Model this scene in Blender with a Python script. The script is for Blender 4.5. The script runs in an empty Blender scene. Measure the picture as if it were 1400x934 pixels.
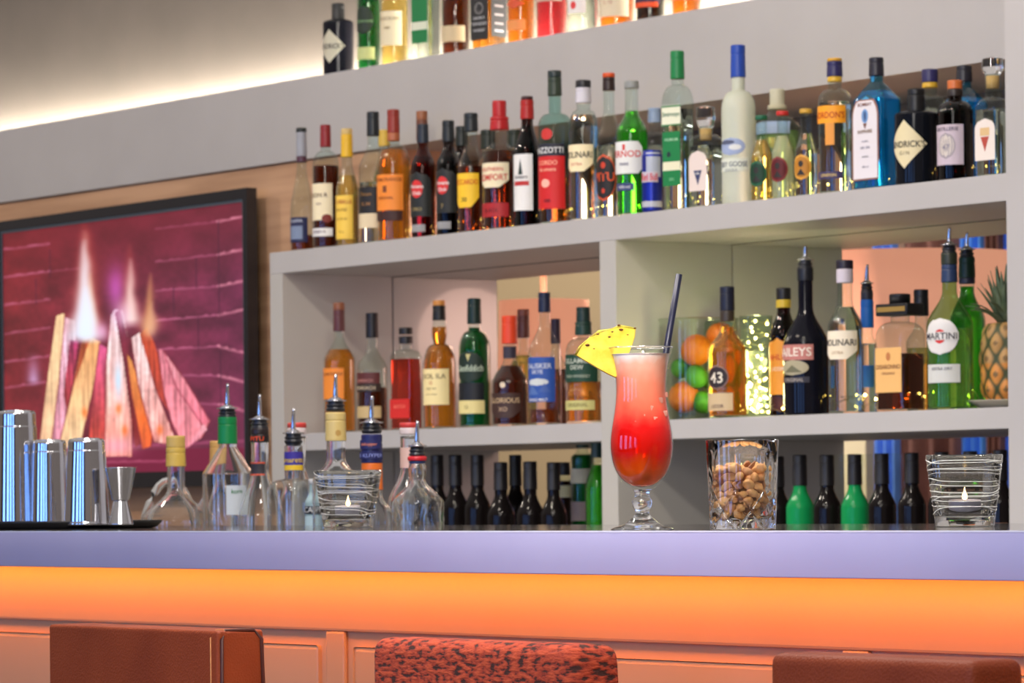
import bpy, math, random
import numpy as np
from mathutils import Vector, Matrix
PI = math.pi
sin, cos, tan, sqrt, rad = math.sin, math.cos, math.tan, math.sqrt, math.radians
random.seed(7)
S = bpy.context.scene
C = S.collection

# ------------------------------------------------------------------ camera
FPX = 5300.0
PSI = math.atan2(5300.0, 3850.0)
ROLL = 0.0099
CX, HY, CAMZ = 700.0, 690.0, 1.135
Fw = Vector((-sin(PSI), cos(PSI), 0)); Rw0 = Vector((cos(PSI), sin(PSI), 0)); Uw0 = Vector((0, 0, 1))
Rw = Rw0*cos(ROLL) - Uw0*sin(ROLL); Uw = Uw0*cos(ROLL) + Rw0*sin(ROLL)
cd = bpy.data.cameras.new('camera'); cam = bpy.data.objects.new('camera', cd); C.objects.link(cam)
M = Matrix.Identity(4)
for i in range(3):
    M[i][0], M[i][1], M[i][2] = Rw[i], Uw[i], -Fw[i]
M[2][3] = CAMZ
cam.matrix_world = M
cd.sensor_width = 36; cd.lens = 36*FPX/1400; cd.shift_y = (HY-467)/1400
cd.clip_end = 100
cd.dof.use_dof = True; cd.dof.focus_distance = 4.95; cd.dof.aperture_fstop = 18.0
S.camera = cam

def ray(u, v):
    return Rw*((u-CX)/FPX) + Uw*((HY-v)/FPX) + Fw
def at(u, v, D):
    d = ray(u, v); return Vector((0, 0, CAMZ)) + d*(D/d.y)
def scl(u, D):                      # pixels per metre at column u on the plane y = D
    return FPX*ray(u, HY).y/D
def near(p, u, v, dz=0.0):          # point at pixel (u, v) on the plane facing the camera through p
    z = (Vector(p)-Vector((0, 0, CAMZ))).dot(Fw)+dz
    return Vector((0, 0, CAMZ))+ray(u, v)*z
def vof(p):
    q = Vector(p) - Vector((0, 0, CAMZ)); z = q.dot(Fw)
    return HY - q.dot(Uw)/z*FPX

# ------------------------------------------------------------------ render look
S.view_settings.view_transform = 'Standard'; S.view_settings.look = 'None'
S.view_settings.gamma = 1; S.view_settings.use_curve_mapping = False
S.view_settings.exposure = 0.10
S.cycles.max_bounces = 20; S.cycles.transmission_bounces = 18; S.cycles.transparent_max_bounces = 40
S.cycles.glossy_bounces = 6; S.cycles.diffuse_bounces = 4
S.cycles.sample_clamp_indirect = 8.0
S.cycles.use_denoising = True
S.cycles.caustics_refractive = True; S.cycles.caustics_reflective = False
S.cycles.blur_glossy = 0.3

def lin(c):
    out = []
    for x in c[:3]:
        x = x/255.0
        out.append(x/12.92 if x <= 0.04045 else ((x+0.055)/1.055)**2.4)
    return (*out, 1.0)

# ------------------------------------------------------------------ world and lights
W = bpy.data.worlds.new('world'); S.world = W; W.use_nodes = True
nt = W.node_tree; bg = nt.nodes['Background']
tc = nt.nodes.new('ShaderNodeTexCoord'); sx = nt.nodes.new('ShaderNodeSeparateXYZ'); cr = nt.nodes.new('ShaderNodeValToRGB')
nt.links.new(tc.outputs['Generated'], sx.inputs[0]); nt.links.new(sx.outputs[2], cr.inputs[0]); nt.links.new(cr.outputs[0], bg.inputs[0])
cr.color_ramp.elements[0].color = (0.20, 0.16, 0.14, 1); cr.color_ramp.elements[0].position = 0.0
cr.color_ramp.elements[1].color = (0.62, 0.58, 0.55, 1); cr.color_ramp.elements[1].position = 0.7
bg.inputs[1].default_value = 0.85

def area(name, loc, target, size, power, col, size_y=None, spread=180):
    l = bpy.data.lights.new(name, 'AREA'); l.energy = power; l.color = col
    l.shape = 'RECTANGLE' if size_y else 'DISK'; l.size = size
    if size_y: l.size_y = size_y
    l.spread = rad(spread)
    o = bpy.data.objects.new(name, l); C.objects.link(o); o.location = loc
    o.rotation_euler = (Vector(target)-Vector(loc)).to_track_quat('-Z', 'Y').to_euler()
    return o
# added fill above the camera to brighten the counter, ceiling spots above the aisle
area('counter_fill', (-2.6, 0.4, 2.9), (-4.6, 3.2, 0.9), 1.3, 42, (1.0, 0.95, 0.90), 0.9)
for i, x in enumerate((-10.6, -8.6, -7.0, -5.6)):
    area('ceiling_spot', (x+0.4, 3.9, 2.95), (x, 5.6, 1.3), 0.12, 13, (1.0, 0.88, 0.74))
for i, x in enumerate((-5.6, -4.7, -3.8)):
    area('bar_spot', (x+0.1, 3.0, 2.9), (x, 3.2, 1.1), 0.30, 16, (1.0, 0.92, 0.84))
area('far_room_light', (-12.3, 7.4, 3.0), (-12.3, 9.4, 1.2), 2.6, 100, (1.0, 0.85, 0.7), 1.0)
area('bar_key', (-2.9, 1.9, 2.7), (-4.1, 3.06, 1.16), 0.28, 3.6, (1.0, 0.94, 0.88), spread=50)  # added key lights, this and the next, to brighten cocktail and glassware
area('bar_key', (-1.9, 2.0, 2.7), (-3.4, 3.3, 1.16), 0.28, 1.6, (1.0, 0.94, 0.88), spread=50)
area('compartment_fill', (-7.45, 6.55, 1.62), (-8.35, 5.75, 1.45), 0.30, 2.4, (1.0, 0.62, 0.50))  # added peach light near the opening, warms the compartment's side panel
area('aisle_fill', (-6.9, 4.35, 0.98), (-7.1, 5.9, 1.12), 2.8, 7, (1.0, 0.95, 0.88), 0.08)  # added fill behind the counter, brightens the low compartments
area('far_room_light', (-10.3, 7.8, 2.2), (-11.0, 9.0, 1.3), .6, 6, (1.0, 0.95, 0.85))  # added to brighten the cream pillar
area('side_panel_fill', (-9.6, 7.3, 2.0), (-8.2, 5.8, 1.5), 0.5, 16, (1.0, 0.62, 0.46))  # added peach light on the side panels, since the shades block their bulbs
area('counter_led_light', (-4.7, 3.115, 1.036), (-4.7, 3.165, 0.93), 5.4, 5.6, (1.0, 0.33, 0.03), 0.02)

# ------------------------------------------------------------------ materials
_m = {}
def mat(name, col=(200, 200, 200), rough=0.5, metal=0.0, trans=0.0, ior=1.45, emit=None, es=0.0, coat=0.0, alpha=1, spec=0.5, sss=0.0):
    key = (name, col, rough, metal, trans, ior, emit, es, coat, spec)
    if key in _m: return _m[key]
    m = bpy.data.materials.new(name); m.use_nodes = True
    b = m.node_tree.nodes['Principled BSDF']
    b.inputs['Base Color'].default_value = lin(col); b.inputs['Roughness'].default_value = rough
    b.inputs['Metallic'].default_value = metal; b.inputs['Transmission Weight'].default_value = trans
    b.inputs['IOR'].default_value = ior; b.inputs['Coat Weight'].default_value = coat
    b.inputs['Specular IOR Level'].default_value = spec
    if sss:
        b.inputs['Subsurface Weight'].default_value = sss; b.inputs['Subsurface Scale'].default_value = 0.01
    if emit:
        b.inputs['Emission Color'].default_value = lin(emit); b.inputs['Emission Strength'].default_value = es
    _m[key] = m
    return m
def thin(name, tint=(245, 250, 248), refl=1.0):
    key = ('thin', name, tint)
    if key in _m: return _m[key]
    m = bpy.data.materials.new(name); m.use_nodes = True; t = m.node_tree; N = t.nodes; N.clear()
    out = N.new('ShaderNodeOutputMaterial'); mix = N.new('ShaderNodeMixShader')
    tr = N.new('ShaderNodeBsdfTransparent'); gl = N.new('ShaderNodeBsdfGlossy'); fr = N.new('ShaderNodeLayerWeight')
    fr.inputs['Blend'].default_value = 0.30
    mp = N.new('ShaderNodeMath'); mp.operation = 'MULTIPLY_ADD'; mp.inputs[1].default_value = 0.75*refl; mp.inputs[2].default_value = 0.05
    tr.inputs[0].default_value = lin(tint); gl.inputs['Roughness'].default_value = 0.03
    t.links.new(fr.outputs['Facing'], mp.inputs[0])
    pw = N.new('ShaderNodeMath'); pw.operation = 'POWER'; pw.inputs[1].default_value = 1.6
    t.links.new(mp.outputs[0], pw.inputs[0]); 
    t.links.new(pw.outputs[0], mix.inputs[0]); t.links.new(tr.outputs[0], mix.inputs[1]); t.links.new(gl.outputs[0], mix.inputs[2])
    t.links.new(mix.outputs[0], out.inputs[0])
    _m[key] = m
    return m
def noise_mat(name, c1, c2, scale=(1, 1, 1), rough=0.5, bump=0.0, detail=4, nscale=5, coat=0.0, wave=False, lo=0.3, hi=0.7, rlo=None):
    m = bpy.data.materials.new(name); m.use_nodes = True; t = m.node_tree; N = t.nodes; b = N['Principled BSDF']
    tc = N.new('ShaderNodeTexCoord'); mp = N.new('ShaderNodeMapping'); mp.inputs['Scale'].default_value = scale
    no = N.new('ShaderNodeTexNoise'); no.inputs['Scale'].default_value = nscale; no.inputs['Detail'].default_value = detail
    r = N.new('ShaderNodeValToRGB'); r.color_ramp.elements[0].color = lin(c1); r.color_ramp.elements[1].color = lin(c2)
    r.color_ramp.elements[0].position = lo; r.color_ramp.elements[1].position = hi
    t.links.new(tc.outputs['Object'], mp.inputs[0]); t.links.new(mp.outputs[0], no.inputs[0])
    t.links.new(no.outputs[0], r.inputs[0]); t.links.new(r.outputs[0], b.inputs['Base Color'])
    b.inputs['Roughness'].default_value = rough; b.inputs['Coat Weight'].default_value = coat
    if bump:
        bu = N.new('ShaderNodeBump'); bu.inputs['Strength'].default_value = bump; bu.inputs['Distance'].default_value = 0.002
        t.links.new(no.outputs[0], bu.inputs['Height']); t.links.new(bu.outputs[0], b.inputs['Normal'])
    return m

GLASS = mat('clear_glass', (250, 252, 252), 0.0, trans=1.0, ior=1.45)
CRYSTAL = mat('crystal_glass', (252, 252, 252), 0.0, trans=1.0, ior=1.52)
CHROME = mat('chrome', (215, 215, 220), 0.12, 1.0)
STEEL = mat('steel', (205, 205, 210), 0.10, 1.0)
WHITE = noise_mat('white_lacquer', (178, 174, 172), (183, 179, 177), rough=0.45)
WHITEG = noise_mat('glossy_white_lacquer', (182, 178, 172), (187, 183, 177), rough=0.20, coat=0.35)
PAPER = (225, 215, 190)

# ------------------------------------------------------------------ object helpers
def link(name, me, m, parent=None, smooth=True):
    if m is not None: me.materials.append(m)
    if smooth and len(me.polygons): me.polygons.foreach_set('use_smooth', [True]*len(me.polygons))
    o = bpy.data.objects.new(name, me); C.objects.link(o)
    if parent is not None: o.parent = parent
    return o
class MB:
    def __init__(s): s.v = []; s.f = []
    def add(s, v, f):
        n = len(s.v); s.v += [tuple(p) for p in v]; s.f += [tuple(i+n for i in q) for q in f]; return s
    def box(s, a, b):
        x0, y0, z0 = a; x1, y1, z1 = b
        return s.add([(x0, y0, z0), (x1, y0, z0), (x1, y1, z0), (x0, y1, z0), (x0, y0, z1), (x1, y0, z1), (x1, y1, z1), (x0, y1, z1)],
                     [(0, 3, 2, 1), (4, 5, 6, 7), (0, 1, 5, 4), (1, 2, 6, 5), (2, 3, 7, 6), (3, 0, 4, 7)])
    def lathe(s, prof, n=28, sec=None, off=(0, 0, 0), cap=True):
        """prof: list of (z, r) ; sec(theta, i) -> (x, y) unit section"""
        v = []; f = []
        if not sec or getattr(sec, 'resample', None):
            q = [prof[0]]; L = len(prof)
            for i in range(L-1):
                a, b = Vector(prof[i]), Vector(prof[i+1]); d = b-a; ln = d.length
                if ln > .006:
                    e = .0009/ln
                    if i > 0 and (a-Vector(prof[i-1])).angle(d, 0) > .12: q.append(tuple(a+d*e))
                    if i < L-2 and (Vector(prof[i+2])-b).angle(d, 0) > .12: q.append(tuple(b-d*e))
                q.append(prof[i+1])
            prof = q
            if sec: sec = sec.resample(prof)
        for i, (z, r) in enumerate(prof):
            for k in range(n):
                t = 2*PI*k/n
                x, y = sec(t, i) if sec else (cos(t), sin(t))
                v.append((off[0]+x*r, off[1]+y*r, off[2]+z))
        for i in range(len(prof)-1):
            for k in range(n):
                a = i*n+k; b = i*n+(k+1) % n
                f.append((a, b, b+n, a+n))
        if cap:
            f.append(tuple(range(n-1, -1, -1))); f.append(tuple((len(prof)-1)*n+k for k in range(n)))
        return s.add(v, f)
    def tube(s, pts, r, n=8, closed=False):
        pts = [Vector(p) for p in pts]; v = []; f = []
        m = len(pts)
        for i, p in enumerate(pts):
            a = pts[i-1] if (i or closed) else pts[0]; b = pts[(i+1) % m] if (i < m-1 or closed) else pts[-1]
            d = (b-a).normalized(); up = Vector((0, 0, 1)) if abs(d.z) < .9 else Vector((1, 0, 0))
            e = d.cross(up).normalized(); g = e.cross(d)
            rr = r[i] if isinstance(r, (list, tuple)) else r
            for k in range(n):
                t = 2*PI*k/n; v.append(p+e*(rr*cos(t))+g*(rr*sin(t)))
        for i in range(m if closed else m-1):
            for k in range(n):
                a = i*n+k; b = i*n+(k+1) % n; j = (i+1) % m
                f.append((a, b, j*n+(k+1) % n, j*n+k))
        if not closed:
            f.append(tuple(range(n-1, -1, -1))); f.append(tuple((m-1)*n+k for k in range(n)))
        return s.add(v, f)
    def build(s, name, m, parent=None, smooth=True, bevel=0.0, seg=2, fix=False):
        me = bpy.data.meshes.new(name); me.from_pydata(s.v, [], s.f); me.update()
        o = link(name, me, m, parent, smooth)
        if fix or bevel:
            import bmesh
            b = bmesh.new(); b.from_mesh(me); bmesh.ops.recalc_face_normals(b, faces=b.faces)
            if bevel:
                es = [e for e in b.edges if len(e.link_faces) == 2 and e.calc_face_angle(0) > 0.7]
                bmesh.ops.bevel(b, geom=es, offset=bevel, segments=seg, profile=0.6, affect='EDGES')
            b.to_mesh(me); b.free()
            if smooth and bevel: me.polygons.foreach_set('use_smooth', [True]*len(me.polygons))
        return o
def tag(o, label, cat, group=None, kind=None):
    if label: o['label'] = label
    if cat: o['category'] = cat
    if group: o['group'] = group
    if kind: o['kind'] = kind
    return o
def thing(name, label, cat, loc=(0, 0, 0), rz=0, group=None):
    o = bpy.data.objects.new(name, None); C.objects.link(o); o.location = loc; o.rotation_euler = (0, 0, rz)
    o.empty_display_size = 0.05
    return tag(o, label, cat, group)
def struct(o):
    o['kind'] = 'structure'; return o
def box(name, a, b, m, parent=None, bevel=0.0, smooth=False):
    return MB().box(a, b).build(name, m, parent, smooth=smooth, bevel=bevel)

# ------------------------------------------------------------------ heights of the place
YS, YM, YB = 5.34, 5.68, 6.015              # shelf front, wall line, shelf back
ZMT, ZMB, ZLT, ZLB = 1.7857, 1.7306, 1.3198, 1.2768
ZSB, ZST = 2.069, 2.2873
ZC = 1.10; YC0, YC1 = 3.01, 3.95
def X(u, D): return at(u, HY, D).x
XL0, XL1 = X(372, YS), X(389, YS)
XD0, XD1 = X(823, YS), X(845, YS)
XR = X(1385, YS)

# ================================================================== SETTING
WOOD = noise_mat('oak_veneer', (206, 162, 126), (172, 130, 98), scale=(0.6, 6, 9), rough=0.5, nscale=2.2, detail=6, lo=0.35, hi=0.65)
struct(box('wall_back', (-13.0, YM+.01, 0), (XL0+.02, YM+.20, ZSB), WOOD))
struct(box('wall_above_shelf', (-13.0, YM-.002, ZSB), (XR+.3, 6.099, ZST), WHITE))
struct(box('wall_upper', (-14.0, 6.10, ZST-.3), (-3.0, 6.2, 3.6), noise_mat('taupe_paint', (122, 112, 101), (128, 117, 106), rough=0.8)))
struct(box('wall_right', (XR, YS-.01, 0), (-4.2, YB+.3, 3.4), WHITE))
FLOORM = noise_mat('grey_stone_floor', (96, 88, 82), (120, 110, 100), rough=0.5, nscale=3)
struct(box('floor', (-22, -6, -0.1), (2, 12, 0), FLOORM))
FARW = noise_mat('brown_paint', (128, 92, 74), (138, 98, 80), rough=0.8)
struct(box('wall_far', (-22, 9.6, 0), (-6, 9.7, 3.8), FARW))
struct(box('trim_1', (-14.6, 9.5, 2.22), (-13.25, 9.6, 3.4), mat('mustard_paint', (206, 180, 92), 0.7)))
struct(box('trim_2', (-13.25, 9.5, 2.22), (-12.2, 9.6, 3.4), mat('terracotta_paint', (168, 112, 70), 0.7)))
struct(box('trim_3', (-14.6, 9.45, 0), (-12.0, 9.58, 2.22), mat('stone_paint', (146, 132, 106), 0.7)))
# window wall behind the camera: its panes are what the tins and bottles mirror
def winwall():
    wallm = mat('dark_panelling', (74, 60, 52), 0.6)
    mb = MB(); xs = [-8.6, -7.3, -5.6, -4.3, -3.2, -2.0, -0.6, 0.7]
    mb.box((-11, -4.2, 0), (3.4, -4.0, 0.55)); mb.box((-11, -4.2, 2.75), (3.4, -4.0, 3.3))
    prev = -11
    for k in range(0, 8, 2):
        mb.box((prev, -4.2, .55), (xs[k], -4.0, 2.75)); prev = xs[k+1]
    mb.box((prev, -4.2, .55), (3.4, -4.0, 2.75))
    struct(mb.build('wall_front', wallm, smooth=False))
    for k in range(0, 8, 2):
        p = struct(box('window_%d' % (k//2+1), (xs[k], -4.14, .55), (xs[k+1], -4.10, 2.75), mat('daylit_pane', (120, 150, 200), 0.3, emit=(120, 170, 255), es=6.0)))
        f = MB()
        for x in (xs[k], (xs[k]+xs[k+1])/2, xs[k+1]): f.box((x-.03, -4.1, .55), (x+.03, -4.05, 2.75))
        f.build('window_frame', mat('dark_frame', (40, 36, 34), 0.4), p, smooth=False)
winwall()

# ---------------- television on the wood wall
def television():
    D = YM-0.045
    p0 = at(-4, 310, D); p1 = at(345.5, 256, D); zt = at(351, 256, D).z; zb = at(351, 664, D).z
    x0, x1 = p0.x, p1.x
    t = thing('television', 'large flat television with a log fire on screen, mounted on the oak wall', 'television', ((x0+x1)/2, D, (zt+zb)/2))
    t.rotation_euler = (0, 0, rad(-.6))
    w = (x1-x0)/2; h = (zt-zb)/2; b = .022
    mb = MB()
    mb.box((-w, -.012, h-b*1.3), (w, .02, h)); mb.box((-w, -.012, -h), (w, .02, -h+b*2.0))
    mb.box((-w, -.012, -h+b*2), (-w+b, .02, h-b*1.3)); mb.box((w-b, -.012, -h+b*2), (w, .02, h-b*1.3))
    mb.build('bezel', mat('black_gloss_plastic', (16, 18, 26), 0.22, coat=.5), t, smooth=False)
    mi = MB(); q = b+.008
    mi.box((-w+b, -.009, h-q*1.25), (w-b, 0, h-b*1.3)); mi.box((-w+b, -.009, -h+b*2), (-w+q, 0, h-q*1.25)); mi.box((w-q, -.009, -h+b*2), (w-b, 0, h-q*1.25))
    mi.build('inner_trim', mat('grey_plastic', (70, 82, 92), 0.35), t, smooth=False)
    box('housing', (-w+.01, .004, -h+.01), (w-.01, .026, h-.01), mat('black_plastic', (20, 20, 22), 0.5), t)
    # picture shown by the screen, painted on a grid of points
    NX, NY = 330, 300
    gx, gy = np.meshgrid(np.linspace(0, 1, NX), np.linspace(0, 1, NY))      # gy 0 = top
    px = 6+gx*333; top = 322-.145*px; bot = 651-.014*px
    py = top+gy*(bot-top)
    rng = np.random.RandomState(3)
    def vn(sx, sy, seed):
        r = np.random.RandomState(seed).rand(64, 64)
        a = (px/sx) % 63; b_ = (py/sy) % 63; ia = a.astype(int); ib = b_.astype(int); fa = a-ia; fb = b_-ib
        fa = fa*fa*(3-2*fa); fb = fb*fb*(3-2*fb)
        return (r[ib, ia]*(1-fa)+r[ib, ia+1]*fa)*(1-fb)+(r[ib+1, ia]*(1-fa)+r[ib+1, ia+1]*fa)*fb
    n1 = vn(26, 20, 1); n2 = vn(5, 5, 2); n3 = vn(2.0, 34, 4)
    img = np.zeros((NY, NX, 3))
    def mixc(mask, col):
        m_ = np.clip(mask, 0, 1)[..., None]; img[:] = img*(1-m_)+np.array(col, float)*m_
    g = np.clip(px/340, 0, 1)[..., None]
    img[:] = np.array([116, 32, 38])*(1-g)+np.array([102, 36, 66])*g
    img *= (0.78+0.35*n1+.12*n2)[..., None]
    mixc((1-gy*3.2)*.55, (112, 18, 30))
    # mortar
    def seg(x0, y0, x1, y1, wd, col, st=1):
        L2 = (x1-x0)**2+(y1-y0)**2
        tt = np.clip(((px-x0)*(x1-x0)+(py-y0)*(y1-y0))/L2, 0, 1)
        d = np.hypot(px-(x0+tt*(x1-x0)), py-(y0+tt*(y1-y0))+ (n2-.5)*2)
        mixc(np.clip(1.6-d/wd, 0, 1)*st*(.55+.6*n2), col)
    mc = (206, 112, 148)
    for y in (342, 380, 418, 457, 496, 531): seg(8, y, 75, y-9, 1.4, mc, .55)
    seg(75, 371, 120, 366, 1.2, mc, .3)
    for k, (ya, yb) in enumerate(((310, 300), (356, 346), (396, 390), (438, 430), (478, 474), (513, 515), (548, 555))):
        seg(225, ya, 306, yb, 1.3, mc, .35+.1*k if k < 4 else .6)
        seg(306, yb, 338, yb-7 if k < 4 else yb+9, 1.7, (226, 140, 160), .75)
    for x, y0, y1 in ((307, 300, 430), (278, 352, 392), (248, 392, 432), (280, 433, 476), (55, 382, 416), (76, 342, 378), (120, 330, 366), (308, 480, 600)): seg(x, y0, x, y1, .9, (60, 20, 44), .6)
    mixc(np.exp(-((px-50)/9)**2)*np.clip((py-480)/40, 0, 1)*np.clip((530-py)/10, 0, 1), (190, 140, 180))
    # fire tray
    mixc((py > 622-.02*px)*.9, (112, 18, 52)); seg(90, 616, 340, 606, 2.2, (190, 90, 130), .5); seg(140, 634, 250, 633, 1.5, (190, 90, 120), .6)
    def poly(pts, col, col2=None, edge=None, nst=.22):
        inside = np.zeros(px.shape, bool); j = len(pts)-1
        for i in range(len(pts)):
            xi, yi = pts[i]; xj, yj = pts[j]
            c_ = ((yi > py) != (yj > py)) & (px < (xj-xi)*(py-yi)/((yj-yi) or 1e-6)+xi)
            inside ^= c_; j = i
        c0 = np.array(col, float); c1 = np.array(col2 or col, float)
        ys = [p[1] for p in pts]; f = np.clip((py-min(ys))/(max(ys)-min(ys)), 0, 1)[..., None]
        cc = (c0*(1-f)+c1*f)*(1-nst+2*nst*(.8*n3+.2*n2))[..., None]
        img[inside] = cc[inside]
        if edge is not None:
            for i in range(len(pts)):
                xi, yi = pts[i]; xj, yj = pts[(i+1) % len(pts)]
                if abs(yi-yj) > 20: seg(xi, yi, xj, yj, .9, edge, .8)
    dk = (118, 30, 40)
    poly([(84, 432), (97, 428), (99, 460), (90, 520), (80, 605), (58, 605), (70, 520)], (236, 200, 150), (240, 190, 150), dk)
    poly([(97, 434), (112, 438), (113, 470), (104, 520), (92, 606), (76, 606), (88, 520)], (226, 180, 196), (220, 140, 160), dk, .38)
    poly([(104, 465), (116, 466), (108, 520), (98, 560), (94, 540)], (150, 50, 92), (180, 60, 60), None, .4)
    poly([(122, 464), (134, 460), (148, 468), (140, 520), (116, 616), (86, 612), (104, 545)], (232, 160, 100), (246, 205, 160), dk)
    poly([(122, 466), (134, 461), (120, 500), (108, 530)], (170, 74, 40), (190, 90, 60), None)
    poly([(146, 470), (157, 476), (156, 620), (128, 618), (136, 540)], (196, 80, 128), (180, 60, 40), dk, .35)
    poly([(162, 432), (168, 422), (180, 424), (187, 470), (190, 560), (190, 626), (152, 626), (155, 500)], (246, 220, 226), (250, 150, 130), dk, .3)
    poly([(168, 426), (176, 423), (188, 470), (190, 480), (206, 606), (194, 614), (180, 500)], (110, 34, 60), (120, 30, 30), None, .3)
    poly([(184, 484), (192, 495), (219, 590), (216, 612), (204, 616), (190, 540)], (226, 150, 80), (230, 90, 40), dk)
    poly([(190, 462), (203, 454), (222, 530), (252, 612), (220, 606), (200, 530)], (240, 205, 206), (246, 150, 140), dk, .4)
    poly([(202, 458), (212, 446), (222, 470), (236, 520), (256, 560), (262, 590), (248, 580), (226, 540)], (186, 70, 40), (150, 50, 50), None, .35)
    poly([(226, 476), (234, 480), (262, 520), (294, 578), (284, 600), (260, 616), (244, 580), (234, 540)], (214, 120, 136), (226, 130, 140), dk, .35)
    poly([(234, 480), (262, 520), (294, 578), (286, 586), (250, 530)], (232, 150, 160), (226, 110, 130), (130, 40, 60), .3)
    poly([(286, 582), (290, 590), (268, 612), (262, 616)], (240, 170, 180), (220, 120, 140), None)
    mixc(np.exp(-((px-172)/5.5)**2-((py-520)/26)**2)*.9, (196, 228, 250))
    mixc(np.exp(-((px-168)/26)**2-((py-612)/13)**2)*.6, (255, 170, 200))
    for ex, ey in ((124, 565), (180, 590), (228, 590), (205, 575), (172, 560)): mixc(np.exp(-((px-ex)/4)**2-((py-ey)/7)**2)*.8, (255, 110, 40))
    # flames
    def flame(cx, yb, yt, wd, col, st, lean=0):
        f = np.clip((yb-py)/(yb-yt), 0, 1); c = cx+lean*f+(n1-.5)*5*f
        ww = wd*(1-.75*f)*(.7+.5*n1)
        mixc(np.exp(-((px-c)/ww)**2)*st*(py < yb+8)*(1-f)**.45*np.clip((yb+10-py)/14, 0, 1), col)
    flame(131, 455, 300, 24, (205, 80, 60), .75, -4); flame(129, 458, 312, 16, (235, 190, 170), .95, -4)
    flame(134, 458, 370, 10, (255, 205, 150), .7); flame(127, 460, 325, 15, (238, 238, 255), 1, -2); flame(126, 462, 390, 22, (225, 236, 255), 1, 2)
    mixc(np.exp(-((px-170)/13)**2-((py-392)/28)**2)*.75, (206, 90, 190)); flame(188, 430, 330, 15, (190, 80, 70), .6, 2)
    flame(190, 440, 350, 12, (255, 225, 215), .95, 0); mixc(np.exp(-((px-177)/12)**2-((py-430)/20)**2)*.5, (245, 205, 250))
    flame(214, 452, 370, 10, (240, 180, 110), .8, 4); flame(216, 458, 410, 11, (235, 180, 150), .6, 4)
    mixc(np.exp(-((px-150)/9)**2-((py-452)/12)**2)*.6, (250, 190, 240))
    img = np.clip(img*1.03, 0, 255)/255.0
    l = np.where(img <= .04045, img/12.92, ((img+.055)/1.055)**2.4)
    sw = w-q; zt_, zb_ = h-q*1.25, -h+b*2
    vx = -sw+gx*2*sw; vz = zt_+gy*(zb_-zt_)
    co = np.stack([vx, np.full_like(vx, -.004), vz], -1).reshape(-1, 3)
    idx = np.arange(NX*NY).reshape(NY, NX)
    quads = np.stack([idx[1:, :-1], idx[1:, 1:], idx[:-1, 1:], idx[:-1, :-1]], -1).reshape(-1, 4)
    me = bpy.data.meshes.new('screen'); me.from_pydata(co.tolist(), [], quads.tolist()); me.update()
    ca = me.color_attributes.new('picture', 'FLOAT_COLOR', 'POINT')
    ca.data.foreach_set('color', np.concatenate([l.reshape(-1, 3), np.ones((NX*NY, 1))], 1).astype(np.float32).ravel())
    m = bpy.data.materials.new('screen_picture'); m.use_nodes = True; n = m.node_tree.nodes; bs = n['Principled BSDF']
    a = n.new('ShaderNodeVertexColor'); a.layer_name = 'picture'
    bs.inputs['Base Color'].default_value = (.01, .01, .01, 1); bs.inputs['Roughness'].default_value = .3
    m.node_tree.links.new(a.outputs[0], bs.inputs['Emission Color']); bs.inputs['Emission Strength'].default_value = 1.0
    link('screen', me, m, t, smooth=False)
television()

# ---------------- shelf unit: passes through the wall
def shelf_unit():
    t = thing('shelf_unit', 'white double sided shelving unit full of bottles behind the bar', 'shelf', (XL0, YS, 0.90))
    o = Vector((XL0, YS, 0.90))
    def b(name, a, c, m=WHITE, bev=.0015):
        a = Vector(a)-o; c = Vector(c)-o
        return box(name, a, c, m, t, bevel=bev)
    b('shelf_board', (XL0, YS, ZMB), (XR, YB, ZMT)); b('shelf_board', (XL1, YS, ZLB), (XD0, YB, ZLT)); b('shelf_board', (XD1, YS, ZLB), (XR, YB, ZLT))
    for xa, xb in ((XL0, XL1), (XD0, XD1)):
        b('side_panel', (xa, YS, .90), (xb, YM-.002, ZMB), WHITEG); b('side_panel', (xa, YM+.002, .90), (xb, YB, ZMB), WHITEG)
    b('side_panel', (XR-.012, YS+.02, .90), (XR-.001, YB, ZMB))
    # recessed seam under the board where the two units meet
    b('seam_strip', (XL1, YM-.003, ZMB-.0015), (XR-.013, YM+.003, ZMB+.001), mat('seam_grey', (96, 90, 80), .7), 0)
shelf_unit()
# base cabinet under it
def base_cabinet():
    t = thing('base_cabinet', 'low white cabinet carrying the rows of dark wine bottles', 'cabinet', (XL0, YS, 0))
    L = XR-XL0
    box('worktop', (0, -.10, .86), (L-.002, .74, .90), mat('dark_stone_top', (60, 58, 58), .25), t, bevel=.002)
    box('carcass', (0, -.06, .06), (L-.002, .72, .859), WHITE, t)
    n = 5
    for k in range(n):
        d = box('door', (k*L/n+.004, -.08, .08), ((k+1)*L/n-.006, -.0605, .85), WHITE, t, bevel=.002)
        MB().tube([((k+.5)*L/n-.06, -.1, .80), ((k+.5)*L/n+.06, -.1, .80)], .005).build('handle', CHROME, d)
    box('plinth', (.02, 0, 0), (L-.02, .7, .059), mat('plinth_black', (30, 30, 30), .6), t)
base_cabinet()
# LED strip behind the upper ledge
ls = box('led_strip', (-13.0, 6.055, ZST), (XR+.2, 6.075, ZST+.034), mat('led_white', (255, 255, 255), .5, emit=(255, 250, 238), es=72)); tag(ls, 'white LED light strip glowing along the top of the soffit behind bottles', 'light strip')
ls = box('ledge_light', (X(440, 5.8), 5.80, ZST), (XR+.2, 5.93, ZST+.006), mat('led_soft', (255, 255, 255), .5, emit=(255, 248, 235), es=6)); tag(ls, 'frosted light panel set in the ledge under the topmost bottles', 'light panel')

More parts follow.
